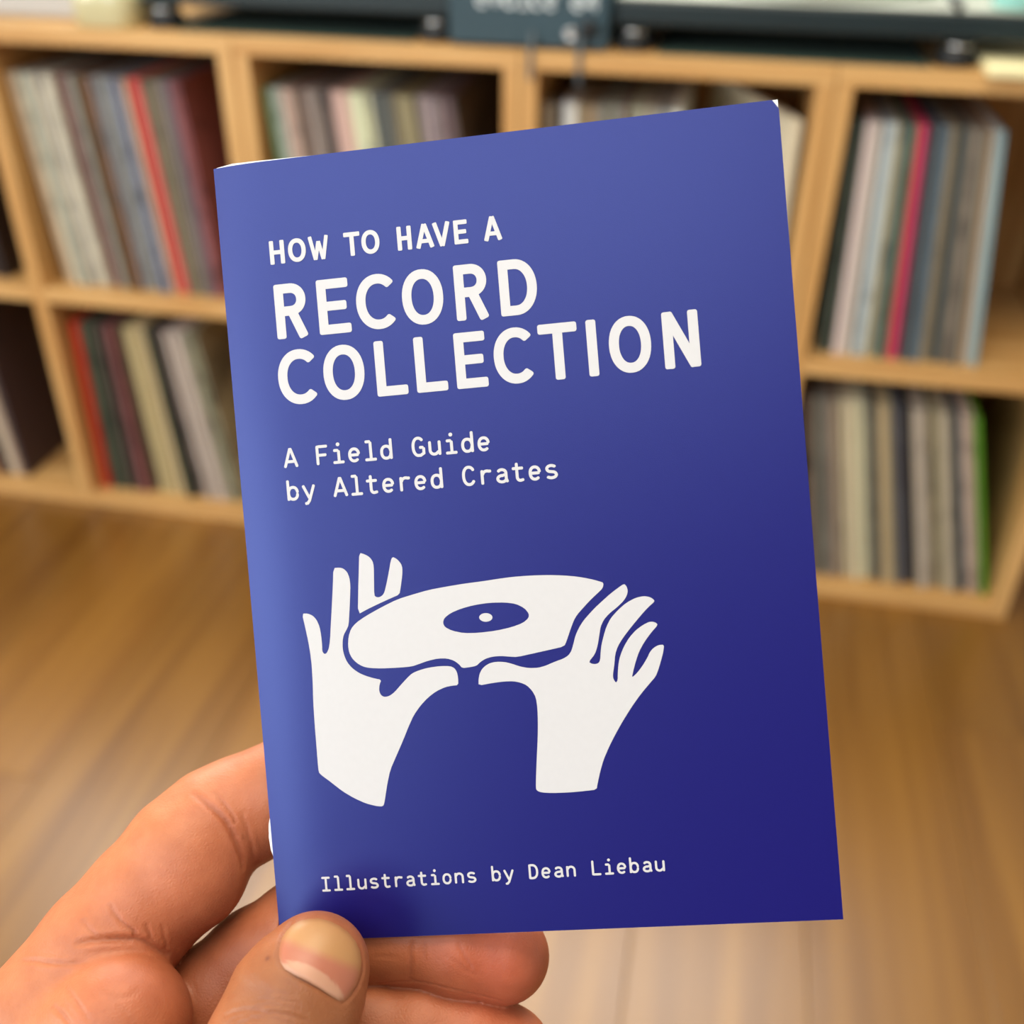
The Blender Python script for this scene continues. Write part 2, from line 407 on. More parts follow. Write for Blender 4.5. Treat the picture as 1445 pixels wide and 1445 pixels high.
def turntable(cx, label, w=0.43, feet=(-0.191, 0.191)):
    y0 = 0.028; d = 0.352; cy = y0 + d / 2
    r = empty('turntable', (cx, cy, ZTOP + 0.0002)); tag(r, label, 'turntable', 'black turntables on top of the shelves')
    v, f = box_geo(-w / 2, w / 2, -d / 2, d / 2, 0.031, 0.0595, 0.004); mesh_obj('plinth', v, f, M_BLACK, r)
    v, f = box_geo(-w / 2 + 0.003, w / 2 - 0.003, -d / 2 + 0.003, d / 2 - 0.003, 0.0596, 0.0635, 0.0015); mesh_obj('deck_plate', v, f, M_PLAT, r)
    v, f = lathe_geo([(0.166, 0), (0.168, 0.003), (0.165, 0.014), (0.160, 0.017)], 64); p = mesh_obj('platter', v, f, M_PLAT, r, True, (-0.04, 0.0, 0.0636))
    v, f = lathe_geo([(0.15, 0), (0.15, 0.003)], 64); mesh_obj('slipmat', v, f, M_SLIP, p, True, (0, 0, 0.0172))
    v, f = lathe_geo([(0.003, 0), (0.003, 0.012), (0.0015, 0.015)], 12); mesh_obj('spindle', v, f, M_CHROME, p, True, (0, 0, 0.0202))
    v, f = lathe_geo([(0.028, 0), (0.028, 0.012), (0.02, 0.016), (0.02, 0.035), (0.014, 0.038)], 28); mesh_obj('tonearm_base', v, f, M_CHROME, r, True, (0.17, 0.1, 0.0636))
    v, f = tube_geo([(0.17, 0.14, 0.101), (0.17, 0.1, 0.102), (0.172, 0.0, 0.100), (0.16, -0.06, 0.096), (0.12, -0.1, 0.093)], 0.0045); mesh_obj('tonearm', v, f, M_CHROME, r, True)
    v, f = box_geo(-0.009, 0.009, -0.02, 0.02, -0.004, 0.004, 0.001); hs = mesh_obj('headshell', v, f, M_RUB, r, False, (0.108, -0.108, 0.092)); hs.rotation_euler = (0, 0, math.radians(-50))
    v, f = box_geo(-0.004, 0.004, -0.04, 0.04, 0, 0.008, 0.001); mesh_obj('pitch_slider', v, f, M_RUB, r, False, (0.13, -0.14, 0.0636))
    for fx in feet:
        for fy in (-0.152, 0.145):
            foot(fx, fy, r, 0, 0)
    return r
turntable(0.078, 'black turntable over the left shelves, left of the lettered mixer')
turntable(0.7765, 'black turntable with a pale deck over the right shelves, right of the lettered mixer', 0.55, (-0.2495, 0.1415))
for cx, lb in ((0.078, 'thin dark green sheet added as shade under the left turntable'), (0.7235, 'thin dark green sheet added as shade under the right turntable')):
    o = box('shade_sheet', cx - 0.164, cx + 0.164, 0.024, 0.35, ZTOP + 0.0002, ZTOP + 0.0022, M_SHADE); tag(o, lb, 'mat', 'shade sheets under the turntables')  # thin sheet added for the dark shade beneath the plinth
# mixer with lettering
mx0, mx1 = 0.2945, 0.497
mixer = empty('dj_mixer', ((mx0 + mx1) / 2, 0.15, ZTOP + 0.0002)); tag(mixer, 'blue-grey audio mixer with white lettering between the two turntables', 'mixer')
hw = (mx1 - mx0) / 2
v, f = box_geo(-hw, hw, -0.137, 0.14, 0.003, 0.11, 0.003); mesh_obj('body', v, f, M_PANEL, mixer)
v, f = box_geo(-hw + 0.01, hw - 0.01, -0.12, 0.125, 0.0, 0.0029); mesh_obj('rubber_base', v, f, M_RUB, mixer)
for i in range(4):
    for j in range(3):
        v, f = lathe_geo([(0.008, 0), (0.008, 0.008), (0.006, 0.013)], 16); mesh_obj('knob', v, f, M_RUB, mixer, True, (-0.07 + i * 0.045, 0.09 - j * 0.045, 0.1101))
for i in range(3):
    v, f = box_geo(-0.008, 0.008, -0.005, 0.005, 0, 0.009, 0.001); mesh_obj('fader', v, f, M_CHROME, mixer, False, (-0.06 + i * 0.055, -0.075, 0.1101))
v, f = lathe_geo([(0.0075, 0), (0.0075, -0.004), (0.0045, -0.004), (0.0045, -0.001)], 24, 'y'); mesh_obj('headphone_socket', v, f, M_CHROME, mixer, True, (0.055, -0.1372, 0.020))
v, f = lathe_geo([(0.011, 0), (0.011, -0.009), (0.009, -0.011)], 24, 'y'); mesh_obj('control_knob', v, f, M_RUB, mixer, True, (0.078, -0.1372, 0.028))
# thin cables hanging over the front edge
M_CABLE = mat('cable_rubber', (88, 98, 104), 0.6)
for i, (cx, lb, ln) in enumerate(((0.4035, 'thin dark cable hanging over the shelf edge below the mixer lettering', 0.032), (0.4650, 'thin dark cable hanging over the shelf edge below the mixer front knob', 0.034))):
    v, f = tube_geo([(cx, 0.0125, ZTOP + 0.02), (cx, 0.006, ZTOP + 0.013), (cx, 0.0005, ZTOP + 0.0045), (cx, -0.0030, ZTOP + 0.001), (cx, -0.0036, ZTOP - 0.004), (cx + 0.0005, -0.0034, ZTOP - ln)], 0.003, 10)
    v = [Vector(q) - Vector((cx, 0, ZTOP)) for q in v]
    tag(mesh_obj('cable', v, f, M_CABLE, None, True, (cx, 0, ZTOP)), lb, 'cable', 'cables hanging below the mixer')

# small things left and right on the shelf top
M_WHITE = mat('white_enamel', (186, 184, 180), 0.4, noise=0.01)
spk = empty('white_box', (-0.42, 0.2, ZTOP + 0.0002)); tag(spk, 'white enamelled speaker box standing at the left end of the shelf top', 'speaker')
v, f = box_geo(-0.17, 0.17, -0.13, 0.12, 0.0, 0.2, 0.006); mesh_obj('cabinet', v, f, M_WHITE, spk)
v, f = box_geo(-0.15, 0.15, -0.134, -0.1302, 0.05, 0.185, 0.002); mesh_obj('grille', v, f, mat('grille_cloth', (196, 194, 190), 0.9, noise=0.1, nscale=600), spk)
M_CREAM = mat('cream_glaze', (206, 200, 158), 0.18, noise=0.03, coat=0.5)
pot = empty('cream_dish', (-0.1905, 0.058, ZTOP + 0.0002)); tag(pot, 'cream glazed block-shaped pot between the white speaker and the left turntable', 'pot')
def superell(hx, hy, h, n=48, e=4.0, wall=None):
    v = []; f = []
    rings = [(0.93, 0.0), (1.0, 0.004), (1.0, h * 0.7), (0.97, h * 0.92), (0.92, h), (0.84, h), (0.82, h * 0.9), (0.80, 0.006)]
    for s, z in rings:
        for i in range(n):
            a = 2 * math.pi * i / n; c, d = math.cos(a), math.sin(a)
            v.append((hx * s * math.copysign(abs(c) ** (2 / e), c), hy * s * math.copysign(abs(d) ** (2 / e), d), z))
    for k in range(len(rings) - 1):
        for i in range(n):
            j = (i + 1) % n; f.append((k * n + i, k * n + j, (k + 1) * n + j, (k + 1) * n + i))
    f.append(tuple(range(n - 1, -1, -1))); f.append(tuple((len(rings) - 1) * n + i for i in range(n)))
    return v, f
v, f = superell(0.045, 0.05, 0.05); mesh_obj('bowl', v, f, M_CREAM, pot, True)
M_HIGHLIGHT = mat('pale_highlight', (196, 206, 214), 0.08, noise=0.01, coat=1.0)  # pale bead standing in for a highlight on the cream glaze
v, f = lathe_geo([(0.006, 0), (0.012, 0.004), (0.015, 0.014), (0.012, 0.024), (0.004, 0.029)], 24)
st = mesh_obj('highlight_bead', v, f, M_HIGHLIGHT, None, True, (-0.19, 0.03, ZTOP)); 
st.parent = pot; st.location = (-0.022, 0.0, 0.0065)
v, f = box_geo(-0.087, 0.10, -0.06, 0.12, 0, 0.012, 0.002)
o = mesh_obj('cream_notebook', v, f, mat('cream_card', (238, 228, 178), 0.6, noise=0.02), None, False, (1.033, 0.036, ZTOP + 0.0002))
tag(o, 'pale cream card pad lying at the right end of the shelf top', 'notepad')
o = empty('aqua_cup', (0.985, 0.075, ZTOP + 0.0638)); tag(o, 'pale aqua cup on the deck of the right turntable, cut by the frame', 'cup')
v, f = superell(0.036, 0.036, 0.06, e=2.4); mesh_obj('cup_body', v, f, mat('aqua_glaze', (150, 212, 204), 0.25, noise=0.03, coat=0.4), o, True)

# ================================================================== booklet
# cover frame in camera coordinates (right, up, forward), metres
O_C = np.array([-0.05645296, 0.06531359, 0.19902728])
ux = np.array([0.99094607, 0.08115246, -0.10585417]); ux /= np.linalg.norm(ux)
vy = np.array([-0.0729336, 0.99735102, -0.01437759]); vy -= ux * (vy @ ux); vy /= np.linalg.norm(vy)
nz = np.cross(ux, vy); nz = -nz if nz[2] < 0 else nz     # away from the camera
BW, BH = 0.105, 0.148
CB = np.array([[CR.x, CR.y, CR.z], [CU.x, CU.y, CU.z], [CF.x, CF.y, CF.z]])
CAMN = np.array(CAM)
def c2w(p): return CAMN + np.asarray(p) @ CB
OW = c2w(O_C)
UX, VY, NZ = ux @ CB, vy @ CB, nz @ CB
def booklet_uv(px, py):
    d = np.array([(px - 722.5) / FPX, -(py - 722.5) / FPX, 1.0])
    t = (O_C @ nz) / (d @ nz); q = d * t - O_C
    return q @ ux, q @ vy
U0 = 0.0135
def back(u):      # how far the cover bends away towards the spine fold
    s = np.clip(1 - u / U0, 0, 2.0)
    return 0.0009 * s ** 3
book = empty('booklet')
book.matrix_world = Matrix(((UX[0], VY[0], -NZ[0], OW[0]), (UX[1], VY[1], -NZ[1], OW[1]), (UX[2], VY[2], -NZ[2], OW[2]), (0, 0, 0, 1)))
tag(book, 'blue pocket booklet about record collecting, held up in the hand', 'booklet')
# local frame of the booklet: x right, y up, z towards the camera
def sheet(name, outline_l, outline_r, v0, v1, zf, th, m, nu=24, nv=30, parent=book):
    """thin sheet between left(v), right(v) edges, at height zf(u,v), thickness th behind it"""
    V = []; F = []
    for s in range(2):
        for j in range(nv + 1):
            v = v0 + (v1 - v0) * j / nv
            l, r = outline_l(v), outline_r(v)
            for i in range(nu + 1):
                t = i / nu; t = t * t * 0.6 + t * 0.4
                u = l + (r - l) * t
                V.append((u, v, zf(u, v) - s * th))
    n = (nu + 1) * (nv + 1)
    for j in range(nv):
        for i in range(nu):
            a = j * (nu + 1) + i
            F.append((a, a + 1, a + nu + 2, a + nu + 1)); F.append((n + a, n + a + nu + 1, n + a + nu + 2, n + a + 1))
    for i in range(nu):
        a = i; F.append((a, n + a, n + a + 1, a + 1)); a = nv * (nu + 1) + i; F.append((a, a + 1, n + a + 1, n + a))
    for j in range(nv):
        a = j * (nu + 1); F.append((a, a + nu + 1, n + a + nu + 1, n + a)); a += nu; F.append((a, n + a, n + a + nu + 1, a + nu + 1))
    # give the rim its own vertices so that the broad faces shade flat up to the edge
    nf = 2 * nu * nv; mp_ = {}; F2 = F[:nf]
    for q in F[nf:]:
        w = []
        for i in q:
            if i not in mp_: mp_[i] = len(V); V.append(V[i])
            w.append(mp_[i])
        F2.append(tuple(w))
    o = mesh_obj(name, V, F2, m, parent, True)
    me = o.data
    fl = [p < nf for p in range(len(me.polygons))]; me.polygons.foreach_set('use_smooth', fl)
    return o
M_COVER = mat('blue_cover_print', (21, 11, 96), 0.36, noise=0.012, nscale=900, bump=0.08, bscale=5200, spec=1.0)
M_COVER.node_tree.nodes['Principled BSDF'].inputs['Specular Tint'].default_value = (0.40, 0.52, 1.0, 1)   # blue satin lamination
M_PAPER = mat('white_paper', (240, 240, 236), 0.7, noise=0.01)
M_INK = mat('white_print', (200, 196, 194), 0.38, noise=0.01, nscale=700, spec=0.55)
LE = -0.0005
def rcorner(v):
    # the worn top right corner of the cover is rubbed off
    d = v + 0.0011
    return BW - (0.0011 * (1 - math.sqrt(max(0, 1 - (max(d, 0) / 0.0011) ** 2))) if d > 0 else 0)
zc = lambda u, v: -float(back(u))
sheet('front_cover', lambda v: LE, rcorner, -BH, 0.0, zc, 0.00022, M_COVER, 28, 90)
def bulge(v):
    return LE - 0.0006 * math.exp(-((v + 0.1288) / 0.0040) ** 4) + 0.0006 * min(1, abs((v + 0.1275) / 0.006) ** 2)
for k in range(5):
    dz = 0.00030 + k * 0.00016
    r = 0.0004 * (1 - k * 0.12)
    top = lambda v: 0
    s = sheet('page', (lambda v, k=k: bulge(v) if k < 2 else LE + 0.0005), lambda v: BW - 0.00005, -BH - 0.0001 * k, 0.00005,
              lambda u, v, dz=dz: -float(back(u)) * 0.8 - dz, 0.00012, M_PAPER, 14, 60)
    # sheets sit a touch askew, so a white sliver shows above the cover at the left
    me = s.data
    for vv in me.vertices:
        y = vv.co.y
        if y > -0.012 and k < 3:
            vv.co.y += 0.0004 * max(0, 1 - max(0, vv.co.x - 0.003) / 0.020) ** 1.2 * (1 + y / 0.012) * (1 if vv.co.x > 0.0035 else max(0, (vv.co.x + 0.0005) / 0.004))
sheet('back_cover', lambda v: LE + 0.0002, lambda v: BW - 0.0001, -BH, -0.0001, lambda u, v: -float(back(u)) * 0.55 - 0.00118 - 0.0004 * (u < 0.0), 0.00022, M_COVER, 20, 8)

class Flat:
    """flat print: collects polygons in booklet coordinates and lays them on the cover"""
    def __init__(s): s.V = []; s.F = []; s.Z = []; s.lift = 0.0
    def up(s):
        # overlapping pieces of ink never lie in exactly one plane
        s.lift = (s.lift + 0.0000012) % 0.00003
        s.Z += [s.lift] * (len(s.V) - len(s.Z))
    def quadstrip(s, L, R):
        b = len(s.V); n = len(L)
        for a, c in zip(L, R): s.V += [a, c]
        for i in range(n - 1): s.F.append((b + 2 * i, b + 2 * i + 2, b + 2 * i + 3, b + 2 * i + 1))
        s.up()
    def disc(s, c, r, n=14):
        b = len(s.V)
        for i in range(n): s.V.append((c[0] + r * math.cos(2 * math.pi * i / n), c[1] + r * math.sin(2 * math.pi * i / n)))
        s.F.append(tuple(range(b, b + n)))
        s.up()
    def stroke(s, pts, w, rr=None, closed=False):
        """stroke of width w; ends have corners rounded by rr (rr = w/2 gives a round end)"""
        if rr is None: rr = w * 0.22
        P = [Vector((a, b)) for a, b in pts]; n = len(P); h = w / 2
        L = []; R = []
        seq = list(range(n)) + ([0] if closed else [])
        for k in seq:
            if closed: a, b = P[(k - 1) % n], P[(k + 1) % n]
            else: a, b = P[max(k - 1, 0)], P[min(k + 1, n - 1)]
            p = P[k]
            d1 = (p - a).normalized() if (p - a).length > 1e-9 else (b - p).normalized()
            d2 = (b - p).normalized() if (b - p).length > 1e-9 else d1
            t = (d1 + d2).normalized(); nn = Vector((-t.y, t.x))
            m = h / max(0.35, nn.dot(Vector((-d1.y, d1.x))))
            q = p
            if not closed and k == 0: q = p + d2 * (rr - 0)
            if not closed and k == n - 1: q = p - d1 * rr
            L.append(tuple(q + nn * m)); R.append(tuple(q - nn * m))
        s.lvl = getattr(s, 'lvl', 0) + 1
        s.quadstrip(L, R)
        if not closed:
            for p, q in ((P[0], P[1]), (P[-1], P[-2])):
                d = (q - p).normalized(); nn = Vector((-d.y, d.x))
                c = p + d * rr; g = h - rr
                s.quadstrip([tuple(p + nn * g), tuple(c + nn * g)], [tuple(p - nn * g), tuple(c - nn * g)])
                s.disc(c + nn * g, rr, 12); s.disc(c - nn * g, rr, 12)
    def build(s, name, lift=0.00007, sub=False, m=None, parent=book):
        return mesh_obj(name, [(a, b, -float(back(a)) + lift + z) for (a, b), z in zip(s.V, s.Z)], s.F, m or M_INK, parent, False)

def arc(cx, cy, rx, ry, a0, a1, n=20, e=2.0):
    out = []
    for i in range(n + 1):
        a = math.radians(a0 + (a1 - a0) * i / n); c, d = math.cos(a), math.sin(a)
        out.append((cx + rx * math.copysign(abs(c) ** (2 / e), c), cy + ry * math.copysign(abs(d) ** (2 / e), d)))
    return out

def title_glyph(F, ch, x0, x1, y0, y1, s):
    h = s / 2; w = x1 - x0; H_ = y1 - y0; xm = (x0 + x1) / 2
    if ch == 'H':
        F.stroke([(x0 + h, y0), (x0 + h, y1)], s); F.stroke([(x1 - h, y0), (x1 - h, y1)], s)
        F.stroke([(x0 + h, y0 + H_ * .5), (x1 - h, y0 + H_ * .5)], s * .95)
    elif ch == 'O':
        F.stroke(arc(xm, (y0 + y1) / 2, w / 2 - h, H_ / 2 - h, 0, 352, 44, 2.15), s, closed=True)
    elif ch == 'C':
        F.stroke(arc(xm + w * .06, (y0 + y1) / 2, w * .56 - h, H_ / 2 - h, 42, 318, 40, 2.12), s)
    elif ch == 'W':
        s = s * .86; h = s / 2
        a = x0 + h; b = x1 - h; q = (b - a)
        F.stroke([(a, y1), (a + q * .27, y0)], s); F.stroke([(a + q * .27, y0), (a + q * .5, y0 + H_ * .78)], s)
        F.stroke([(a + q * .5, y0 + H_ * .78), (a + q * .73, y0)], s); F.stroke([(a + q * .73, y0), (b, y1)], s)
    elif ch == 'T':
        F.stroke([(x0, y1 - h), (x1, y1 - h)], s); F.stroke([(xm, y0), (xm, y1 - h)], s)
    elif ch == 'A':
        F.stroke([(x0 + h * .8, y0), (xm, y1)], s); F.stroke([(x1 - h * .8, y0), (xm, y1)], s)
        F.stroke([(x0 + w * .25, y0 + H_ * .29), (x1 - w * .25, y0 + H_ * .29)], s * .9)
    elif ch == 'V':
        F.stroke([(x0 + h * .8, y1), (xm, y0)], s); F.stroke([(x1 - h * .8, y1), (xm, y0)], s)
    elif ch == 'E':
        F.stroke([(x0 + h, y0), (x0 + h, y1)], s)
        F.stroke([(x0 + h * .3, y1 - h), (x1 - w * .02, y1 - h)], s); F.stroke([(x0 + h, y0 + H_ * .51), (x1 - w * .1, y0 + H_ * .51)], s * .95); F.stroke([(x0 + h * .3, y0 + h), (x1, y0 + h)], s)
    elif ch == 'L':
        F.stroke([(x0 + h, y0), (x0 + h, y1)], s); F.stroke([(x0 + h * .3, y0 + h), (x1, y0 + h)], s)
    elif ch == 'I':
        F.stroke([(xm, y0), (xm, y1)], s)
    elif ch == 'N':
        F.stroke([(x0 + h, y0), (x0 + h, y1)], s); F.stroke([(x1 - h, y0), (x1 - h, y1)], s)
        F.stroke([(x0 + h * 1.0, y1 - s * .12), (x1 - h * 1.0, y0 + s * .12)], s * 1.02)
    elif ch == 'D':
        F.stroke([(x0 + h, y0), (x0 + h, y1)], s)
        b = [(x0 + h * .3, y1 - h)] + arc(x0 + w * .42, (y0 + y1) / 2, w * .58 - h, H_ / 2 - h, 90, -90, 24, 2.1) + [(x0 + h * .3, y0 + h)]
        F.stroke(b, s)
    elif ch == 'R':
        F.stroke([(x0 + h, y0), (x0 + h, y1)], s)
        ym = y0 + H_ * .50; yc = (ym + y1 - h) / 2
        b = [(x0 + h * .3, y1 - h)] + arc(x0 + w * .5, yc, w * .49 - h, (y1 - h - ym) / 2, 90, -90, 20, 2.1) + [(x0 + h * .6, ym)]
        F.stroke(b, s); F.stroke([(x0 + w * .5, ym + h * .4), (x1 - h * .9, y0)], s)

def title_line(name, letters, yc, slope, xref, cap_px, s_px, scale, x00):
    """letters: (char, crop x0, crop x1); the centre line passes (xref,yc) with the given slope in the photo"""
    F = Flat()
    vs = []
    for ch, a, b in letters:
        xa, xb = x00 + a * scale, x00 + b * scale
        vs.append(booklet_uv((xa + xb) / 2, yc + slope * ((xa + xb) / 2 - xref))[1])
    vc = sum(vs) / len(vs)
    mm = 0.105 / 802
    for ch, a, b in letters:
        xa, xb = x00 + a * scale, x00 + b * scale
        yy = yc + slope * ((xa + xb) / 2 - xref)
        ua, ub = booklet_uv(xa, yy + 0.09 * (xb - xa) / 2)[0], booklet_uv(xb, yy - 0.09 * (xb - xa) / 2)[0]
        # true cap height at this place
        k = abs(booklet_uv((xa + xb) / 2, yy - cap_px / 2)[1] - booklet_uv((xa + xb) / 2, yy + cap_px / 2)[1]) / cap_px
        hh = cap_px * 0.1345e-3 / 2
        title_glyph(F, ch, ua, ub, vc - hh, vc + hh, s_px * 0.1335e-3)
    F.build(name)
S3 = 340 / 1445
title_line('title_lettering', [('H', 87, 176), ('O', 198, 304), ('W', 320, 443), ('T', 533, 630), ('O', 638, 746), ('H', 852, 938), ('A', 963, 1070), ('V', 1067, 1170), ('E', 1192, 1275), ('A', 1370, 1477)],
           356, -0.1031, 381, 33.0, 6.2, S3, 360)
title_line('title_lettering', [('R', 121, 309), ('E', 376, 568), ('C', 607, 842), ('O', 882, 1128), ('R', 1199, 1394), ('D', 1465, 1690)],
           438.3, -0.0904, 388.5, 76.5, 13.4, S3, 360)
C4 = (697 - 360) / S3
q = lambda v: (680 + v * S3 - 360) / S3
title_line('title_lettering', [('C', 138, 371), ('O', 410, 655), ('L', 722, 908), ('L', 960, 1147), ('E', 1200, 1389), ('C', q(72), q(309)), ('T', q(344), q(578)), ('I', q(632), q(694)), ('O', q(763), q(1015)), ('N', q(1088), q(1304))],
           519.8, -0.0897, 530, 77.0, 13.6, S3, 360)

# monospaced small print: each glyph in a cell 0..1 wide, cap height 1, x-height .74
XH = 0.735
def mono(ch):
    A = lambda *a, **k: arc(*a, **k)
    l, r, m = .16, .84, .5
    xm = XH / 2
    bowl = A(m, xm, .29, xm - .06, 0, 352, n=26, e=2.25)
    G = {
     'A': [[(.10, 0), (m, 1)], [(.90, 0), (m, 1)], [(.24, .30), (.76, .30)]],
     'F': [[(.2, 0), (.2, 1)], [(.2, .94), (.86, .94)], [(.2, .5), (.78, .5)]],
     'L': [[(.22, 0), (.22, 1)], [(.2, .06), (.88, .06)]],
     'I': [[(m, .06), (m, .94)], [(.14, .94), (.86, .94)], [(.14, .06), (.86, .06)]],
     'i': [[(.54, .06), (.54, XH - .06)], [(.2, XH - .06), (.54, XH - .06)], [(.16, .06), (.88, .06)], 'dot'],
     'l': [[(.54, .06), (.54, .98)], [(.2, .98), (.56, .98)], [(.16, .06), (.9, .06)]],
     'e': [[(.22, xm + .0), (.80, xm + .0)] , A(m, xm, .29, xm - .06, 2, 322, n=24, e=2.2)],
     'd': [bowl[:-1] + [bowl[0]], [(.80, 0), (.80, 1.06)]],
     'b': [bowl[:-1] + [bowl[0]], [(.20, 0), (.20, 1.06)]],
     'o': [bowl[:-1] + [bowl[0]]],
     'G': [A(.5, .5, .33, .44, 38, 270, n=26, e=2.2) + [(.62, .06), (.82, .16), (.83, .46)], [(.54, .46), (.83, .46)]],
     'C': [A(.5, .5, .34, .44, 30, 330, n=30, e=2.2)],
     'D': [[(.2, 0), (.2, 1)], [(.2, .94)] + A(.42, .5, .38, .44, 90, -90, n=22, e=2.2) + [(.2, .06)]],
     'u': [[(.2, XH), (.2, .30)] + A(.46, .27, .26, .21, 180, 300, n=12) + [(.78, .22)], [(.80, 0), (.80, XH)]],
     'n': [[(.2, 0), (.2, XH)], [(.22, XH - .24)] + A(.50, XH - .28, .28, .22, 130, 0, n=14) + [(.78, 0)]],
     'r': [[(.3, 0), (.3, XH)], [(.32, XH - .28)] + A(.60, XH - .32, .30, .26, 140, 68, n=10) + [(.88, XH - .08)]],
     't': [[(.42, .96), (.42, .24)] + A(.60, .24, .18, .18, 180, 275, n=10) + [(.84, .10)], [(.12, XH - .06), (.82, XH - .06)]],
     'y': [[(.14, XH), (.52, .04)], [(.86, XH), (.50, -.08), (.38, -.20), (.20, -.22)]],
     's': [A(.5, XH - .21, .27, .15, 20, 180, n=12) + A(.5, XH - .21, .27, .16, 180, 240, n=6)[1:] + A(.5, .20, .29, .17, 60, 0, n=6) + A(.5, .20, .29, .14, 0, -160, n=14)[1:]],
     'a': [[(.24, XH - .16)] + A(.5, XH - .24, .26, .18, 140, 0, n=12) + [(.76, .20), (.84, .02)], A(.5, .22, .27, .16, 60, 300, n=18) + [(.76, .16)], [(.54, .40), (.76, .40)]],
    }
    return G.get(ch, [])
def mono_line(name, text, p0, p1, cap_px, sw):
    """p0/p1: photo positions of the baseline centres of the first and last cell"""
    a = booklet_uv(*p0); b = booklet_uv(*p1)
    n = len(text) - 1; F = Flat(); v0 = (a[1] + b[1]) / 2
    cell = (b[0] - a[0]) / n; cap = cap_px * 0.1335e-3; gw = cell * .98
    for k, ch in enumerate(text):
        if ch == ' ': continue
        x = a[0] + cell * k - gw / 2
        y = a[1] + (b[1] - a[1]) * k / n
        for st in mono(ch):
            if st == 'dot': F.disc((x + .52 * gw, y + .98 * cap), sw * .66, 14); continue
            F.stroke([(x + p * gw, y + q_ * cap) for p, q_ in st], sw, rr=sw * .42)
    F.build(name)
mono_line('subtitle_lettering', 'A Field Guide', (411.3, 659.6), (683.5, 636.6), 27.5, 0.00055)
mono_line('subtitle_lettering', 'by Altered Crates', (414.6, 706.2), (779.0, 675.8), 27.5, 0.00055)
mono_line('credit_lettering', 'Illustrations by Dean Liebau', (461.0, 1257.6), (931.8, 1229.4), 20.6, 0.00041)

# printed drawing: two hands holding a record
def chaikin(p, it=1):
    for _ in range(it):
        out = []
        n = len(p)
        for i in range(n):
            a, b = p[i], p[(i + 1) % n]
            out.append((a[0] * .78 + b[0] * .22, a[1] * .78 + b[1] * .22)); out.append((a[0] * .22 + b[0] * .78, a[1] * .22 + b[1] * .78))
        p = out
    return p
KA = 280 / 1012; KB = 320 / 1284
A_ = lambda L: [(400 + x * KA, 760 + y * KA) for x, y in L]
B_ = lambda L: [(640 + x * KB, 780 + y * KB) for x, y in L]
lh = A_([(95,383),(125,382),(150,393),(170,415),(185,450),(193,495),(198,545),(198,575),(210,590),(222,583),(232,560),(238,520),(242,440),(247,350),(252,250),(255,150),(285,148),(305,152),(325,170),(337,200),(342,240),(340,300),(337,370),(333,440),(322,465),(308,490),(302,520),(302,560),(310,595),(325,630),(350,660),(385,685),(420,700),(460,712),(500,720),(490,745),(488,775),(497,798),(515,808),(540,803),(565,785),(600,745),(630,712),(655,688),(690,672),(740,658),(800,650),(850,650),(872,660),(885,680),(891,710),(892,747),(860,750),(825,757),(780,778),(740,808),(700,850),(665,900),(640,955),(610,1030),(575,1110),(545,1180),(530,1250),(518,1330),(512,1360),(500,1366),(470,1363),(420,1350),(360,1323),(300,1287),(240,1240),(190,1203),(180,1190),(175,1140),(168,1050),(160,950),(152,830),(150,740),(145,650),(138,590),(128,530),(112,455)])
lf = A_([(387,72),(415,80),(440,95),(455,115),(461,140),(462,200),(463,290),(475,299),(490,299),(505,290),(515,275),(525,235),(538,170),(548,110),(557,93),(580,105),(600,128),(607,150),(606,190),(598,250),(592,285),(550,303),(480,335),(425,362),(380,387),(382,250),(385,150)])
rc = A_([(330,545),(332,500),(345,460),(370,430),(420,395),(500,350),(580,310),(660,285),(740,262),(830,245),(920,230)]) + B_([(160,162),(250,148),(330,137),(430,129),(530,126),(620,128),(700,135),(770,147),(820,160),(850,170),(845,200),(820,225),(780,262),(740,305),(700,350),(680,385),(660,440),(640,500),(627,530),(540,550),(450,570),(360,590),(320,588),(270,584),(220,588),(180,600),(150,620),(130,640),(90,648),(50,653)]) + A_([(895,640),(870,622),(835,611),(790,611),(740,622),(690,640),(655,652),(590,658),(500,662),(440,660),(405,652),(375,635),(350,610),(335,580)])
hole = [(625,879),(627,872),(636,865),(650,859),(668,854),(690,850.5),(712,850),(728,852),(740,858),(746.5,866),(746,872),(738,879),(722,885),(700,890),(675,893),(655,893.5),(638,890),(628,885)]
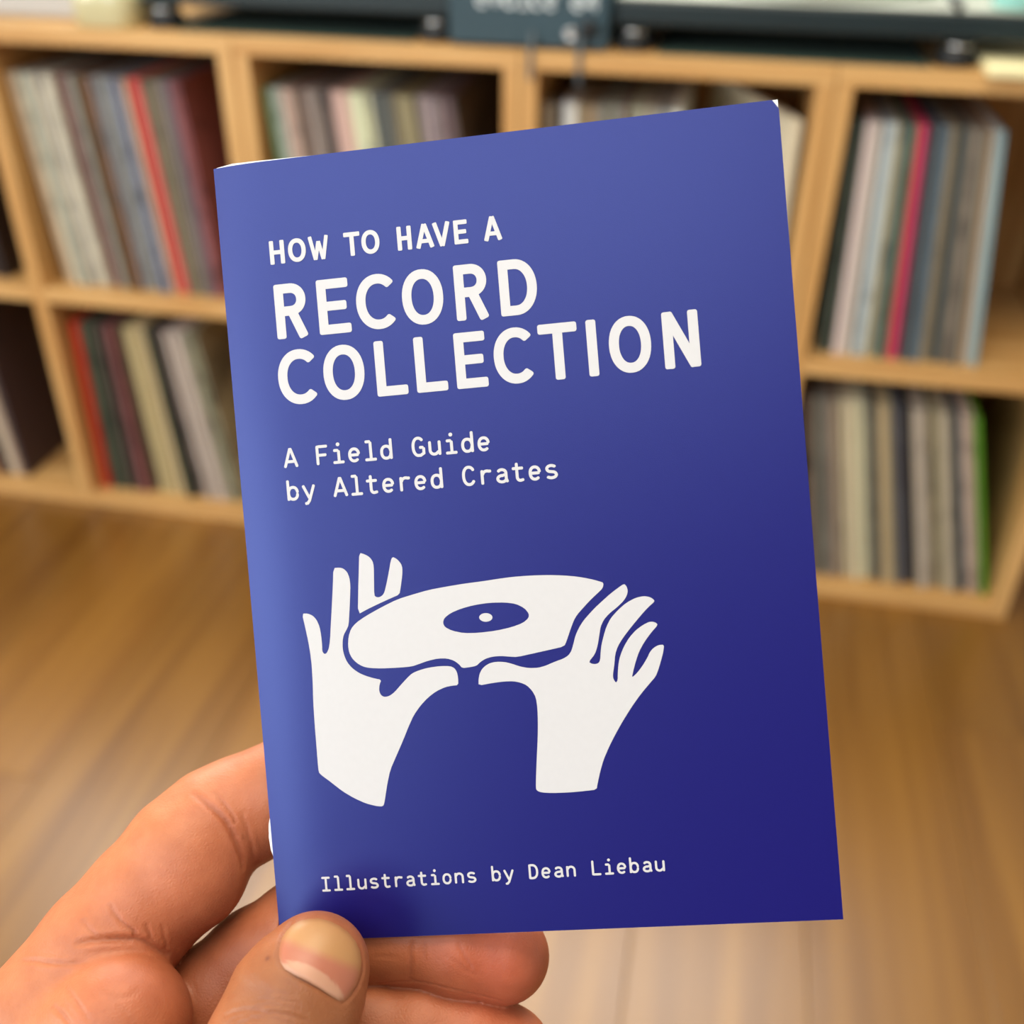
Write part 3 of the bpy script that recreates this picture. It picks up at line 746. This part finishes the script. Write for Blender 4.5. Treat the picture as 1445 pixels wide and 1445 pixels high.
rh = B_([(142,752),(142,715),(148,685),(160,660),(180,640),(205,625),(240,617),(290,618),(330,628),(380,645),(430,653),(480,651),(520,640),(570,618),(620,600),(650,582),(668,555),(678,520),(690,470),(710,425),(735,385),(765,350),(800,312),(840,275),(890,230),(930,200),(965,175),(980,190),(987,215),(982,240),(965,270),(930,305),(880,345),(850,380),(832,420),(825,470),(815,530),(800,575),(765,618),(785,629),(805,630),(822,624),(831,605),(833,560),(838,520),(850,470),(865,420),(890,370),(930,325),(975,285),(1030,255),(1075,245),(1110,250),(1130,262),(1140,275),(1100,310),(1060,355),(1010,415),(960,480),(930,530),(915,575),(910,640),(902,690),(905,715),(920,737),(930,720),(930,680),(935,620),(945,580),(965,530),(995,480),(1030,440),(1070,410),(1105,392),(1125,390),(1145,395),(1157,409),(1120,450),(1080,505),(1050,560),(1030,620),(1015,680),(1010,707),(1040,680),(1070,640),(1100,590),(1110,565),(1130,540),(1160,522),(1192,520),(1188,560),(1175,610),(1160,660),(1145,700),(1110,740),(1060,800),(1010,870),(960,950),(915,1030),(880,1100),(850,1170),(830,1240),(815,1310),(810,1340),(750,1348),(650,1357),(560,1360),(500,1357),(475,1348),(466,1335),(468,1250),(472,1150),(477,1050),(478,950),(475,880),(467,820),(445,780),(415,750),(380,735),(340,727),(290,728),(220,737)])
dot = [(685.6 + 9.4 * math.cos(a / 24 * 6.2832), 871.2 + 6.1 * math.sin(a / 24 * 6.2832)) for a in range(24)]
def patch(name, loops):
    loops = [[Vector((*booklet_uv(*p), 0)) for p in chaikin(L)] for L in loops]
    tri = tessellate_polygon(loops)
    V = [tuple(p) for L in loops for p in L]
    return mesh_obj(name, [(a, b, -float(back(a)) + 0.00006) for a, b, _ in V], [tuple(t) for t in tri], M_INK, book)
patch('printed_hand', [lh]); patch('printed_fingers', [lf]); patch('printed_record', [rc, hole]); patch('printed_record_hole', [dot]); patch('printed_hand', [rh])
for p in [o for o in book.children if o.type == 'MESH' and o.name.startswith('printed')]:
    p['label'] = 'white printed drawing'

# mixer lettering (bottoms of the letters just enter the picture)
def front_text():
    F = Flat()
    gw = 0.021; cap = 0.026; x = -0.068
    for ch in 'evoice e4':
        if ch == 'v': st = [[(.14, XH), (.5, .05)], [(.86, XH), (.5, .05)]]
        elif ch == 'c': st = [arc(.5, XH / 2, .29, XH / 2 - .06, 40, 320, n=20, e=2.2)]
        elif ch == '4': st = [[(.7, 0), (.7, 1), (.15, .3), (.9, .3)]]
        else: st = mono(ch)
        for s_ in st:
            if s_ == 'dot': F.disc((x + .52 * gw, .98 * cap), .003); continue
            F.stroke([(x + a * gw, b * cap) for a, b in s_], 0.0042, rr=.0015)
        x += gw * .82
    return mesh_obj('lettering', [(a, -0.1375, 0.047 + b) for a, b in F.V], [tuple(reversed(f)) for f in F.F], mat('lettering_white', (214, 224, 226), 0.5), mixer)
front_text()

# ================================================================== hand
# the hand's skeleton is laid out in millimetres in a frame (right, up, forward) turned like the booklet's viewer
def hp(px, py, z): return np.array([(px - 722.5) / FPX * z, -(py - 722.5) / FPX * z, z])
def node(px, py, z, rpx): return (hp(px, py, z), rpx / FPX * z)
def smin(a, b, k):
    h = np.clip(0.5 + 0.5 * (b - a) / k, 0, 1)
    return b + (a - b) * h - k * h * (1 - h)
def chain_sdf(p, nodes, k, n=None, flat=1.0):
    d = None
    for (a, ra), (b, rb) in zip(nodes[:-1], nodes[1:]):
        ab = b - a; t = np.clip(((p - a) @ ab) / (ab @ ab), 0, 1)
        v = p - (a + t[:, None] * ab)
        if n is not None: v = v + (flat - 1) * (v @ n)[:, None] * n
        e = np.sqrt((v * v).sum(1)) - (ra + (rb - ra) * t)
        d = e if d is None else smin(d, e, k)
    return d
def blob(p, c, r, n=None, flat=1.0):
    v = p - c
    if n is not None: v = v + (flat - 1) * (v @ n)[:, None] * n
    return np.sqrt((v * v).sum(1)) - r
THUMB = [node(450, 1357, 189.0, 66), node(441, 1372, 188.0, 76), node(417, 1413, 185.5, 91), node(385, 1490, 182, 97), node(340, 1580, 178, 96), node(290, 1700, 176, 108), node(210, 1850, 182, 130)]
TN = np.array([0.12, 0.10, 0.985]); TN /= np.linalg.norm(TN)
INDEX = [node(70, 1440, 197, 101), node(150, 1338, 202, 91), node(206, 1272, 205.5, 86), node(262, 1204, 208.5, 83), node(303, 1163, 212, 76), node(345, 1143, 214.5, 74.5), node(400, 1119, 215.5, 72.5), node(475, 1090, 214.0, 63), node(565, 1075, 211.0, 57)]
MIDDLE = [node(196, 1502, 205, 88), node(292, 1410, 208, 69), node(360, 1352, 210.5, 67), node(425, 1310, 211, 66), node(500, 1321, 209.8, 64), node(580, 1322, 208.6, 62.5), node(645, 1334, 207.6, 66), node(711, 1349, 207.0, 64)]
RING = [node(225, 1610, 202, 90), node(330, 1535, 204, 76), node(430, 1468, 206, 74), node(520, 1453, 207, 71.5), node(600, 1454, 207, 73), node(660, 1471, 206.5, 75), node(710, 1492, 205.5, 71)]
PINKY = [node(240, 1730, 199, 84), node(340, 1680, 201, 66), node(430, 1618, 203, 62), node(520, 1600, 204, 58), node(585, 1602, 204, 57), node(650, 1618, 203, 54)]
PALM = [node(90, 1520, 203, 118), node(95, 1640, 204, 140), node(60, 1800, 206, 165), node(0, 1960, 208, 160)]
PALM2 = [node(190, 1600, 201, 110), node(180, 1720, 201, 130), node(90, 1900, 206, 150)]
FORE = [node(60, 1850, 207, 175), node(-40, 2060, 210, 172), node(-150, 2290, 214, 180)]
PAD = [node(168, 1448, 190.5, 100), node(90, 1500, 194, 112)]
OM = O_C * 1000.0
def book_slab(p):
    q = p - OM
    u, v, w = q @ ux, q @ vy, q @ nz
    s = np.clip(1 - u / 13.5, 0, 1); bk = 0.9 * s ** 3
    w = w - bk * 0.8
    du = np.maximum(-0.7 - u, u - 105.2); dv = np.maximum(-148.3 - v, v - 0.2); dw = np.maximum(-0.12 - w, w - 1.75)
    m = np.maximum(np.maximum(du, dv), dw)
    o_ = np.sqrt(np.maximum(du, 0) ** 2 + np.maximum(dv, 0) ** 2 + np.maximum(dw, 0) ** 2)
    return np.where(m > 0, o_, m)
def thumb_sdf(p):
    d = chain_sdf(p, THUMB, 3.0, TN, 1.22)
    return d
def hand_sdf(p):
    p = p.astype(np.float64)
    ind = chain_sdf(p, INDEX, 2.5)
    ind = smin(ind, blob(p, hp(272, 1236, 206.0), 10.3), 3.0)       # belly of the first phalanx
    mid = chain_sdf(p, MIDDLE, 2.0)
    rng = chain_sdf(p, RING, 2.5)
    pnk = chain_sdf(p, PINKY, 2.5)
    f = smin(ind, mid, 0.3); f = smin(f, rng, 0.25); f = smin(f, pnk, 0.5)
    pad = chain_sdf(p, PAD, 4.0)
    f = smin(f, pad, 1.6)
    palm = smin(chain_sdf(p, PALM, 6.0), chain_sdf(p, PALM2, 6.0), 8.0)
    palm = smin(palm, chain_sdf(p, FORE, 6.0), 8.0)
    f = smin(f, palm, 5.0)
    f = smin(f, thumb_sdf(p), 1.2)
    return np.maximum(f, -(book_slab(p) - 0.03))

def surface_nets(sdf, lo, hi, h):
    n = np.ceil((hi - lo) / h).astype(int) + 1
    # coarse pass
    c = 5; nc = (n // c) + 2
    ax = [lo[i] + np.arange(nc[i]) * h * c for i in range(3)]
    G = np.stack(np.meshgrid(*ax, indexing='ij'), -1).reshape(-1, 3)
    dc = sdf(G).reshape(nc)
    # blocks whose eight corners come close to the surface
    cm = np.minimum.reduce([np.abs(dc[i:nc[0] - 1 + i, j:nc[1] - 1 + j, k:nc[2] - 1 + k]) for i in (0, 1) for j in (0, 1) for k in (0, 1)])
    sg = dc[:-1, :-1, :-1]
    act = cm < h * c * 1.6
    full = np.full(((nc[0] - 1) * c + 1, (nc[1] - 1) * c + 1, (nc[2] - 1) * c + 1), 1e3, dtype=np.float32)
    sgn = np.repeat(np.repeat(np.repeat(np.sign(sg), c, 0), c, 1), c, 2)
    full[:-1, :-1, :-1] = sgn * 1e3
    m = np.zeros(full.shape, bool)
    bi = np.argwhere(act)
    r = np.arange(c + 1)
    off = np.stack(np.meshgrid(r, r, r, indexing='ij'), -1).reshape(-1, 3)
    idx = (bi[:, None, :] * c + off[None]).reshape(-1, 3)
    m[idx[:, 0], idx[:, 1], idx[:, 2]] = True
    pts = np.argwhere(m)
    vals = np.empty(len(pts), np.float32)
    for s in range(0, len(pts), 400000):
        vals[s:s + 400000] = sdf(lo + pts[s:s + 400000] * h)
    full[m] = vals
    ins = full < 0
    ok = m
    S = full.shape
    corners = [(i, j, k) for i in (0, 1) for j in (0, 1) for k in (0, 1)]
    def sh(a, o): return a[o[0]:S[0] - 1 + o[0], o[1]:S[1] - 1 + o[1], o[2]:S[2] - 1 + o[2]]
    cnt = sum(sh(ins, o).astype(np.int8) for o in corners)
    allm = np.logical_and.reduce([sh(ok, o) for o in corners])
    cell = (cnt > 0) & (cnt < 8) & allm
    ci = np.argwhere(cell)
    cid = np.full(cell.shape, -1, np.int64); cid[cell] = np.arange(len(ci))
    acc = np.zeros((len(ci), 3)); num = np.zeros(len(ci))
    for a in range(8):
        for ax_ in range(3):
            o1 = corners[a]
            if o1[ax_] == 1: continue
            o2 = list(o1); o2[ax_] = 1
            v1 = full[ci[:, 0] + o1[0], ci[:, 1] + o1[1], ci[:, 2] + o1[2]]
            v2 = full[ci[:, 0] + o2[0], ci[:, 1] + o2[1], ci[:, 2] + o2[2]]
            cr = (v1 < 0) != (v2 < 0)
            t = np.where(cr, v1 / np.where(cr, v1 - v2, 1), 0)
            q = np.array(o1)[None] + t[:, None] * (np.array(o2) - np.array(o1))[None]
            acc += np.where(cr[:, None], q, 0); num += cr
    V = lo + (ci + acc / np.maximum(num, 1)[:, None]) * h
    F = []
    for ax_ in range(3):
        b1, b2 = (ax_ + 1) % 3, (ax_ + 2) % 3
        sl1 = [slice(1, None)] * 3; sl1[ax_] = slice(0, -1)
        sl2 = [slice(1, None)] * 3; sl2[ax_] = slice(1, None)
        A = ins[tuple(sl1)]; Bq = ins[tuple(sl2)]
        e = np.argwhere(A != Bq)
        base = e.copy(); base[:, b1] += 1; base[:, b2] += 1   # index of the edge's first grid point
        def cellat(d1, d2):
            q = base.copy(); q[:, b1] += d1; q[:, b2] += d2
            ok_ = np.all((q >= 0) & (q < np.array(cid.shape)), axis=1)
            out = np.full(len(q), -1, np.int64); qq = q[ok_]; out[ok_] = cid[qq[:, 0], qq[:, 1], qq[:, 2]]; return out
        c0, c1, c2, c3 = cellat(-1, -1), cellat(0, -1), cellat(0, 0), cellat(-1, 0)
        first_in = ins[base[:, 0], base[:, 1], base[:, 2]]
        good = (c0 >= 0) & (c1 >= 0) & (c2 >= 0) & (c3 >= 0)
        q = np.stack([c0, c1, c2, c3], 1)
        q[~first_in] = q[~first_in][:, ::-1]
        F.append(q[good])
    return V, np.concatenate(F)

lo = np.array([-158.0, -250.0, 158.0]); hi = np.array([16.0, -44.0, 246.0])
HV, HF = surface_nets(hand_sdf, lo, hi, 0.45)
print("hand verts", len(HV))
def cast(px, py, sdf=None, z0=150.0, z1=235.0):
    """points where the view of a photo position meets the hand: used to find skin folds on the surface"""
    sdf = sdf or hand_sdf
    px = np.atleast_1d(np.array(px, float)); py = np.atleast_1d(np.array(py, float))
    D = np.stack([(px - 722.5) / FPX, -(py - 722.5) / FPX, np.ones_like(px)], 1)
    z = np.full(len(px), z0); 
    for _ in range(60):
        d = sdf(D * z[:, None]); z = np.minimum(z + np.clip(d, -1, None) * 0.85, z1)
    return D * z[:, None], z < z1 - 1
def resample(pts, step=3.0):
    out = []
    for (a, b), (c, d) in zip(pts[:-1], pts[1:]):
        n = max(1, int(math.hypot(c - a, d - b) / step))
        out += [(a + (c - a) * i / n, b + (d - b) * i / n) for i in range(n)]
    return out + [pts[-1]]
CA = lambda L: [(x * .2768, 1040 + y * .2768) for x, y in L]
CT = lambda L: [(230 + x * .2076, 1245 + y * .2076) for x, y in L]
CM = lambda L: [(490 + x * .2145, 1290 + y * .2145) for x, y in L]
FOLDS = [  # (polyline, depth mm, width mm)
    ([(508,1388),(545,1386),(585,1384),(612,1389),(640,1396),(670,1403),(700,1410),(722,1417)], .30, .35),
    (CA([(400,1052),(460,1040),(520,1034),(600,1030),(690,1032),(740,1045),(790,1078),(850,1110)]), .75, .75),
    (CA([(565,860),(580,895),(620,945),(680,990),(730,1035)]), .38, .5), (CA([(420,935),(460,990),(520,1022)]), .25, .5),
    (CA([(745,960),(770,1030),(800,1070)]), .3, .5), (CA([(825,960),(840,1030),(850,1080)]), .25, .45),
    (CA([(100,1140),(180,1142),(260,1153),(350,1156),(440,1150)]), .28, .5),
    (CA([(330,1270),(390,1350),(450,1440)]), .28, .5), (CA([(275,1375),(320,1420),(360,1470)]), .35, .5),
    (CA([(500,1280),(540,1315),(600,1335),(670,1320),(700,1290)]), .10, .7), (CA([(560,1330),(640,1400),(680,1450)]), .10, .5),
    (CA([(990,290),(1040,330),(1090,370),(1150,430),(1185,490),(1215,560),(1235,620),(1240,665)]), .55, .7),
    (CA([(1095,285),(1140,340),(1190,410),(1200,450)]), .28, .5), (CA([(1235,395),(1260,470),(1285,560),(1295,620)]), .28, .55),
    (CA([(1160,440),(1210,500),(1260,530)]), .15, .5),
    (CM([(430,190),(420,250),(425,320),(415,380),(418,440)]), .38, .55), (CM([(508,185),(505,240),(510,290)]), .2, .45),
    (CM([(735,200),(760,260),(790,310),(815,350)]), .22, .45), (CM([(180,275),(250,278),(330,285)]), .14, .4), (CM([(640,270),(700,310),(780,370),(850,400)]), .12, .5),
    (CT([(430,905),(480,885),(550,868),(640,872),(700,892),(760,890),(860,905),(960,935),(1010,960)]), .34, .45),
    (CT([(520,960),(620,925),(760,930),(900,965)]), .26, .45), (CT([(470,930),(560,900),(690,912),(820,925)]), .18, .35), (CT([(700,760),(800,755),(900,772)]), .12, .35), (CT([(640,800),(730,792),(820,806),(900,815),(960,850)]), .2, .35),
    (CT([(620,850),(720,830),(860,845),(980,890)]), .2, .35), (CT([(560,600),(600,640),(640,650)]), .08, .4),
    # folds beside and below the thumbnail
    (CT([(905,232),(860,290),(820,350),(795,420),(782,490),(790,555),(830,600)]), .30, .5),
    (CT([(785,548),(830,598),(900,640),(980,680),(1060,722),(1120,760),(1180,805),(1225,825)]), .38, .45),
    (CT([(1225,825),(1290,760),(1340,680),(1362,600),(1358,520),(1335,430)]), .30, .45),
]
HVm = HV.copy()
# outward normals from the field
def grad(P, e=0.4):
    g = np.stack([hand_sdf(P + np.eye(3)[i] * e) - hand_sdf(P - np.eye(3)[i] * e) for i in range(3)], 1)
    return g / np.maximum(np.linalg.norm(g, axis=1)[:, None], 1e-9)
sel = np.where((HV[:, 1] > -115) & (HV[:, 2] < 222))[0]
NS = grad(HV[sel]); PS = HV[sel]
disp = np.zeros(len(sel)); fold_shade = np.zeros(len(HV))
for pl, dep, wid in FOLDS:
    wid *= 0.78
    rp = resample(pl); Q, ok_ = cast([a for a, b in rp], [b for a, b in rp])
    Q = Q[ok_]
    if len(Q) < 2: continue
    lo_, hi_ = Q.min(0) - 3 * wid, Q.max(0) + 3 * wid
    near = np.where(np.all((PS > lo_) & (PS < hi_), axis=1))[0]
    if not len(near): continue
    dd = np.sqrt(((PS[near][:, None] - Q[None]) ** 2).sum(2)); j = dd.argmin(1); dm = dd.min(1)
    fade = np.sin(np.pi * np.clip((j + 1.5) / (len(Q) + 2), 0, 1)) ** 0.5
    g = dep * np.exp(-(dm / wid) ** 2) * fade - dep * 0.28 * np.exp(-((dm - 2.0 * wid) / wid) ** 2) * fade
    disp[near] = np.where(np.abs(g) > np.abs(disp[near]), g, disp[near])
    fold_shade[sel[near]] = np.maximum(fold_shade[sel[near]], min(1, dep / .5) * np.exp(-(dm / (wid * .9)) ** 2) * fade)
HVm[sel] -= NS * disp[:, None]

# skin tone varies over the hand: flushed fingertips and knuckle folds, tanned back of the thumb, paler palm side; shade painted on the middle finger and in the folds
def tone(P):
    base = np.tile(np.array([0.58, 0.215, 0.115]), (len(P), 1))
    def mixin(c, r, col, w):
        k = w * np.exp(-((P - c) ** 2).sum(1) / (r * r))[:, None]
        base[:] = base * (1 - k) + np.array(col) * k
    mixin(hp(700, 1360, 204), 13, (0.56, 0.11, 0.07), .85); mixin(hp(640, 1350, 204), 9, (0.56, 0.12, 0.075), .6)
    mixin(hp(250, 1240, 200), 14, (0.62, 0.185, 0.11), .6); mixin(hp(190, 1180, 200), 12, (0.62, 0.26, 0.13), .6)
    mixin(hp(345, 1180, 210), 8, (0.56, 0.15, 0.09), .5)
    mixin(hp(200, 1400, 185), 12, (0.55, 0.17, 0.095), .7); mixin(hp(60, 1420, 190), 14, (0.62, 0.25, 0.13), .5)
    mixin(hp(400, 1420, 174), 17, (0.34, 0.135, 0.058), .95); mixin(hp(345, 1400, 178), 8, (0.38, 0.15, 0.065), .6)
    mixin(hp(320, 1345, 203), 10, (0.34, 0.10, 0.045), .75)  # shade on the middle finger, painted into its colour
    mixin(hp(590, 1440, 198), 14, (0.56, 0.20, 0.09), .5)
    return base
T_ = tone(HVm) * np.array([0.80, 0.72, 0.575])
ft = (fold_shade * 0.32)[:, None]  # painted crease shade: skin colour darkens along each fold
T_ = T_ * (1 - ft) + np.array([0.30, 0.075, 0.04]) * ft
mole = np.exp(-(((HVm - cast([377.5], [1352.5])[0][0]) ** 2).sum(1)) / 0.45 ** 2)[:, None]
T_ = T_ * (1 - .8 * mole) + np.array([0.14, 0.035, 0.02]) * .8 * mole
M_SKIN = bpy.data.materials.new('skin'); M_SKIN.use_nodes = True
def build_skin():
    nt = M_SKIN.node_tree; b = nt.nodes['Principled BSDF']
    at = nt.nodes.new('ShaderNodeAttribute'); at.attribute_name = 'skin_tone'
    tc = nt.nodes.new('ShaderNodeTexCoord')
    n1 = nt.nodes.new('ShaderNodeTexNoise'); n1.inputs['Scale'].default_value = 260; n1.inputs['Detail'].default_value = 4
    r1 = nt.nodes.new('ShaderNodeValToRGB'); r1.color_ramp.elements[0].position = .3; r1.color_ramp.elements[1].position = .7
    r1.color_ramp.elements[0].color = (.84, .78, .76, 1); r1.color_ramp.elements[1].color = (1, 1, 1, 1)
    mx = nt.nodes.new('ShaderNodeMix'); mx.data_type = 'RGBA'; mx.blend_type = 'MULTIPLY'; mx.inputs[0].default_value = .8
    nt.links.new(tc.outputs['Object'], n1.inputs['Vector']); nt.links.new(n1.outputs['Fac'], r1.inputs['Fac'])
    nt.links.new(at.outputs['Color'], mx.inputs[6]); nt.links.new(r1.outputs['Color'], mx.inputs[7]); nt.links.new(mx.outputs[2], b.inputs['Base Color'])
    b.inputs['Roughness'].default_value = .48; b.inputs['Specular IOR Level'].default_value = .4
    b.inputs['Subsurface Weight'].default_value = .22; b.inputs['Subsurface Radius'].default_value = (1.0, .35, .2); b.inputs['Subsurface Scale'].default_value = .0022
    v = nt.nodes.new('ShaderNodeTexVoronoi'); v.feature = 'DISTANCE_TO_EDGE'; v.inputs['Scale'].default_value = 1500
    n2 = nt.nodes.new('ShaderNodeTexNoise'); n2.inputs['Scale'].default_value = 900; n2.inputs['Detail'].default_value = 4
    ad = nt.nodes.new('ShaderNodeMath'); ad.operation = 'ADD'
    nt.links.new(tc.outputs['Object'], v.inputs['Vector']); nt.links.new(tc.outputs['Object'], n2.inputs['Vector'])
    nt.links.new(v.outputs['Distance'], ad.inputs[0]); nt.links.new(n2.outputs['Fac'], ad.inputs[1])
    bp = nt.nodes.new('ShaderNodeBump'); bp.inputs['Strength'].default_value = .33; bp.inputs['Distance'].default_value = .0002
    nt.links.new(ad.outputs[0], bp.inputs['Height']); nt.links.new(bp.outputs['Normal'], b.inputs['Normal'])
build_skin()
hand_o = hp(150, 1500, 200.0)
def to_world(P): return CAMN + (np.asarray(P) / 1000.0) @ CB
HO = to_world(hand_o)
me = bpy.data.meshes.new('hand')
WV = to_world(HVm) - HO
me.vertices.add(len(WV)); me.vertices.foreach_set('co', WV.astype(np.float32).ravel())
me.loops.add(len(HF) * 4); me.loops.foreach_set('vertex_index', HF.astype(np.int32).ravel())
me.polygons.add(len(HF)); me.polygons.foreach_set('loop_start', (np.arange(len(HF)) * 4).astype(np.int32))
me.update(calc_edges=True); me.validate()
me.polygons.foreach_set('use_smooth', [True] * len(me.polygons))
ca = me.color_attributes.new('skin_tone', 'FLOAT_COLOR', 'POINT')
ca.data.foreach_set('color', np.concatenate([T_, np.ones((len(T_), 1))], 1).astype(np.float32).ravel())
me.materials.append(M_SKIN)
hand = bpy.data.objects.new('hand', me); COL.objects.link(hand); hand.location = HO
tag(hand, 'bare left hand holding the blue booklet, thumb in front and fingers behind', 'hand')

# thumbnail: a curved plate laid over the thumb, with its pale free edge, pink bed and half moon
nail_outline_c = CT([(1085,520)])[0]
def nail():
    # nail frame in the photo: across (s) and along (t, towards the tip)
    c0 = CT([(1005, 700)])[0]; 
    al = np.array([0.47, -0.883]); ac = np.array([0.883, 0.47])
    outline = CT([(800,545),(788,500),(792,440),(808,380),(840,330),(880,290),(930,262),(990,248),(1060,245),(1130,262),(1200,295),(1260,340),(1310,400),(1340,470),(1350,540),(1340,620),(1315,700),(1275,765),(1235,808),(1195,805),(1130,765),(1060,718),(980,672),(890,628),(830,592)])
    O2 = np.array(outline); cen = O2.mean(0)
    rings = 10; V = []; F = []; n = len(O2) * 2
    OO = np.array([O2[i // 2] if i % 2 == 0 else (O2[i // 2] + O2[(i // 2 + 1) % len(O2)]) / 2 for i in range(n)])
    pts = [cen]
    for r in range(1, rings + 1):
        for i in range(n): pts.append(cen + (OO[i] - cen) * r / rings)
    pts = np.array(pts)
    Q, ok_ = cast(pts[:, 0], pts[:, 1])
    # a smooth quadratic sheet fitted to the thumb below, so that the plate does not copy the folds
    d = pts - cen
    Amat = np.stack([np.ones(len(d)), d[:, 0], d[:, 1], d[:, 0] ** 2, d[:, 0] * d[:, 1], d[:, 1] ** 2], 1)
    co, *_ = np.linalg.lstsq(Amat, Q[:, 2], rcond=None)
    zf = Amat @ co
    rr = np.concatenate([[0], np.repeat(np.arange(1, rings + 1) / rings, n)])
    z = np.minimum(zf, Q[:, 2] + 0.1) * 0.5 + 0.5 * Q[:, 2] - 0.42 + 0.42 * np.clip((rr - .86) / .14, 0, 1) ** 2
    D = np.stack([(pts[:, 0] - 722.5) / FPX, -(pts[:, 1] - 722.5) / FPX, np.ones(len(pts))], 1)
    Pn = D * z[:, None]
    for i in range(n): F.append((0, 1 + (i + 1) % n, 1 + i))
    for r in range(rings - 1):
        for i in range(n):
            a = 1 + r * n + i; b = 1 + r * n + (i + 1) % n; F.append((a, b, b + n, a + n))
    # colour zones along the nail axis
    al_ = (pts - np.array(CT([(1000, 690)])[0])) @ np.array([0.53, -0.848])
    ac_ = (pts - np.array(CT([(1000, 690)])[0])) @ np.array([0.848, 0.53])
    colr = np.tile(np.array([0.62, 0.27, 0.19]), (len(pts), 1))
    edge = np.array(CT([(850,400),(1350,600)]))    # boundary of the free, yellowish part
    def side(P_, e): return (P_[:, 0] - e[0][0]) * (e[1][1] - e[0][1]) - (P_[:, 1] - e[0][1]) * (e[1][0] - e[0][0])
    L = np.linalg.norm(edge[1] - edge[0]); dist = side(pts, edge) / L
    k = np.clip(0.5 + dist / 14, 0, 1)[:, None]
    colr = colr * (1 - k) + np.array([0.66, 0.42, 0.20]) * k
    # half moon: between the cuticle chord and an arc above it
    a0, a1 = np.array(CT([(800, 560)])[0]), np.array(CT([(1215, 815)])[0]); ax = (a1 - a0); La = np.linalg.norm(ax); ax /= La
    s_ = (pts - a0) @ ax / La; nrm = np.array([ax[1], -ax[0]]); hgt = (pts - a0) @ nrm
    moon = 21 * np.sqrt(np.clip(1 - (2 * s_ - 1) ** 2, 0, 1))
    k = (np.clip(0.5 + (moon - hgt) / 2.0, 0, 1) * (s_ > 0.03) * (s_ < 0.99))[:, None]
    colr = colr * (1 - k) + np.array([0.74, 0.48, 0.36]) * k
    k = (np.clip((rr - .93) / .07, 0, 1) * .5)[:, None]
    colr = (colr * (1 - k) + np.array([0.42, 0.20, 0.07]) * k) * np.array([.68, .54, .45])
    mm = bpy.data.meshes.new('thumbnail'); mm.from_pydata([tuple(q) for q in (to_world(Pn) - HO)], [], F); mm.update()
    mm.polygons.foreach_set('use_smooth', [True] * len(mm.polygons))
    c_ = mm.color_attributes.new('nail_tone', 'FLOAT_COLOR', 'POINT')
    c_.data.foreach_set('color', np.concatenate([colr, np.ones((len(colr), 1))], 1).astype(np.float32).ravel())
    m = bpy.data.materials.new('nail'); m.use_nodes = True
    nt = m.node_tree; b = nt.nodes['Principled BSDF']; at = nt.nodes.new('ShaderNodeAttribute'); at.attribute_name = 'nail_tone'
    nt.links.new(at.outputs['Color'], b.inputs['Base Color']); b.inputs['Roughness'].default_value = .38; b.inputs['Specular IOR Level'].default_value = .4
    b.inputs['Subsurface Weight'].default_value = .1; b.inputs['Subsurface Scale'].default_value = .001
    mm.materials.append(m)
    o = bpy.data.objects.new('thumbnail', mm); COL.objects.link(o); o.parent = hand
    o['label'] = 'thumbnail with pale half moon and yellowish free edge'
nail()
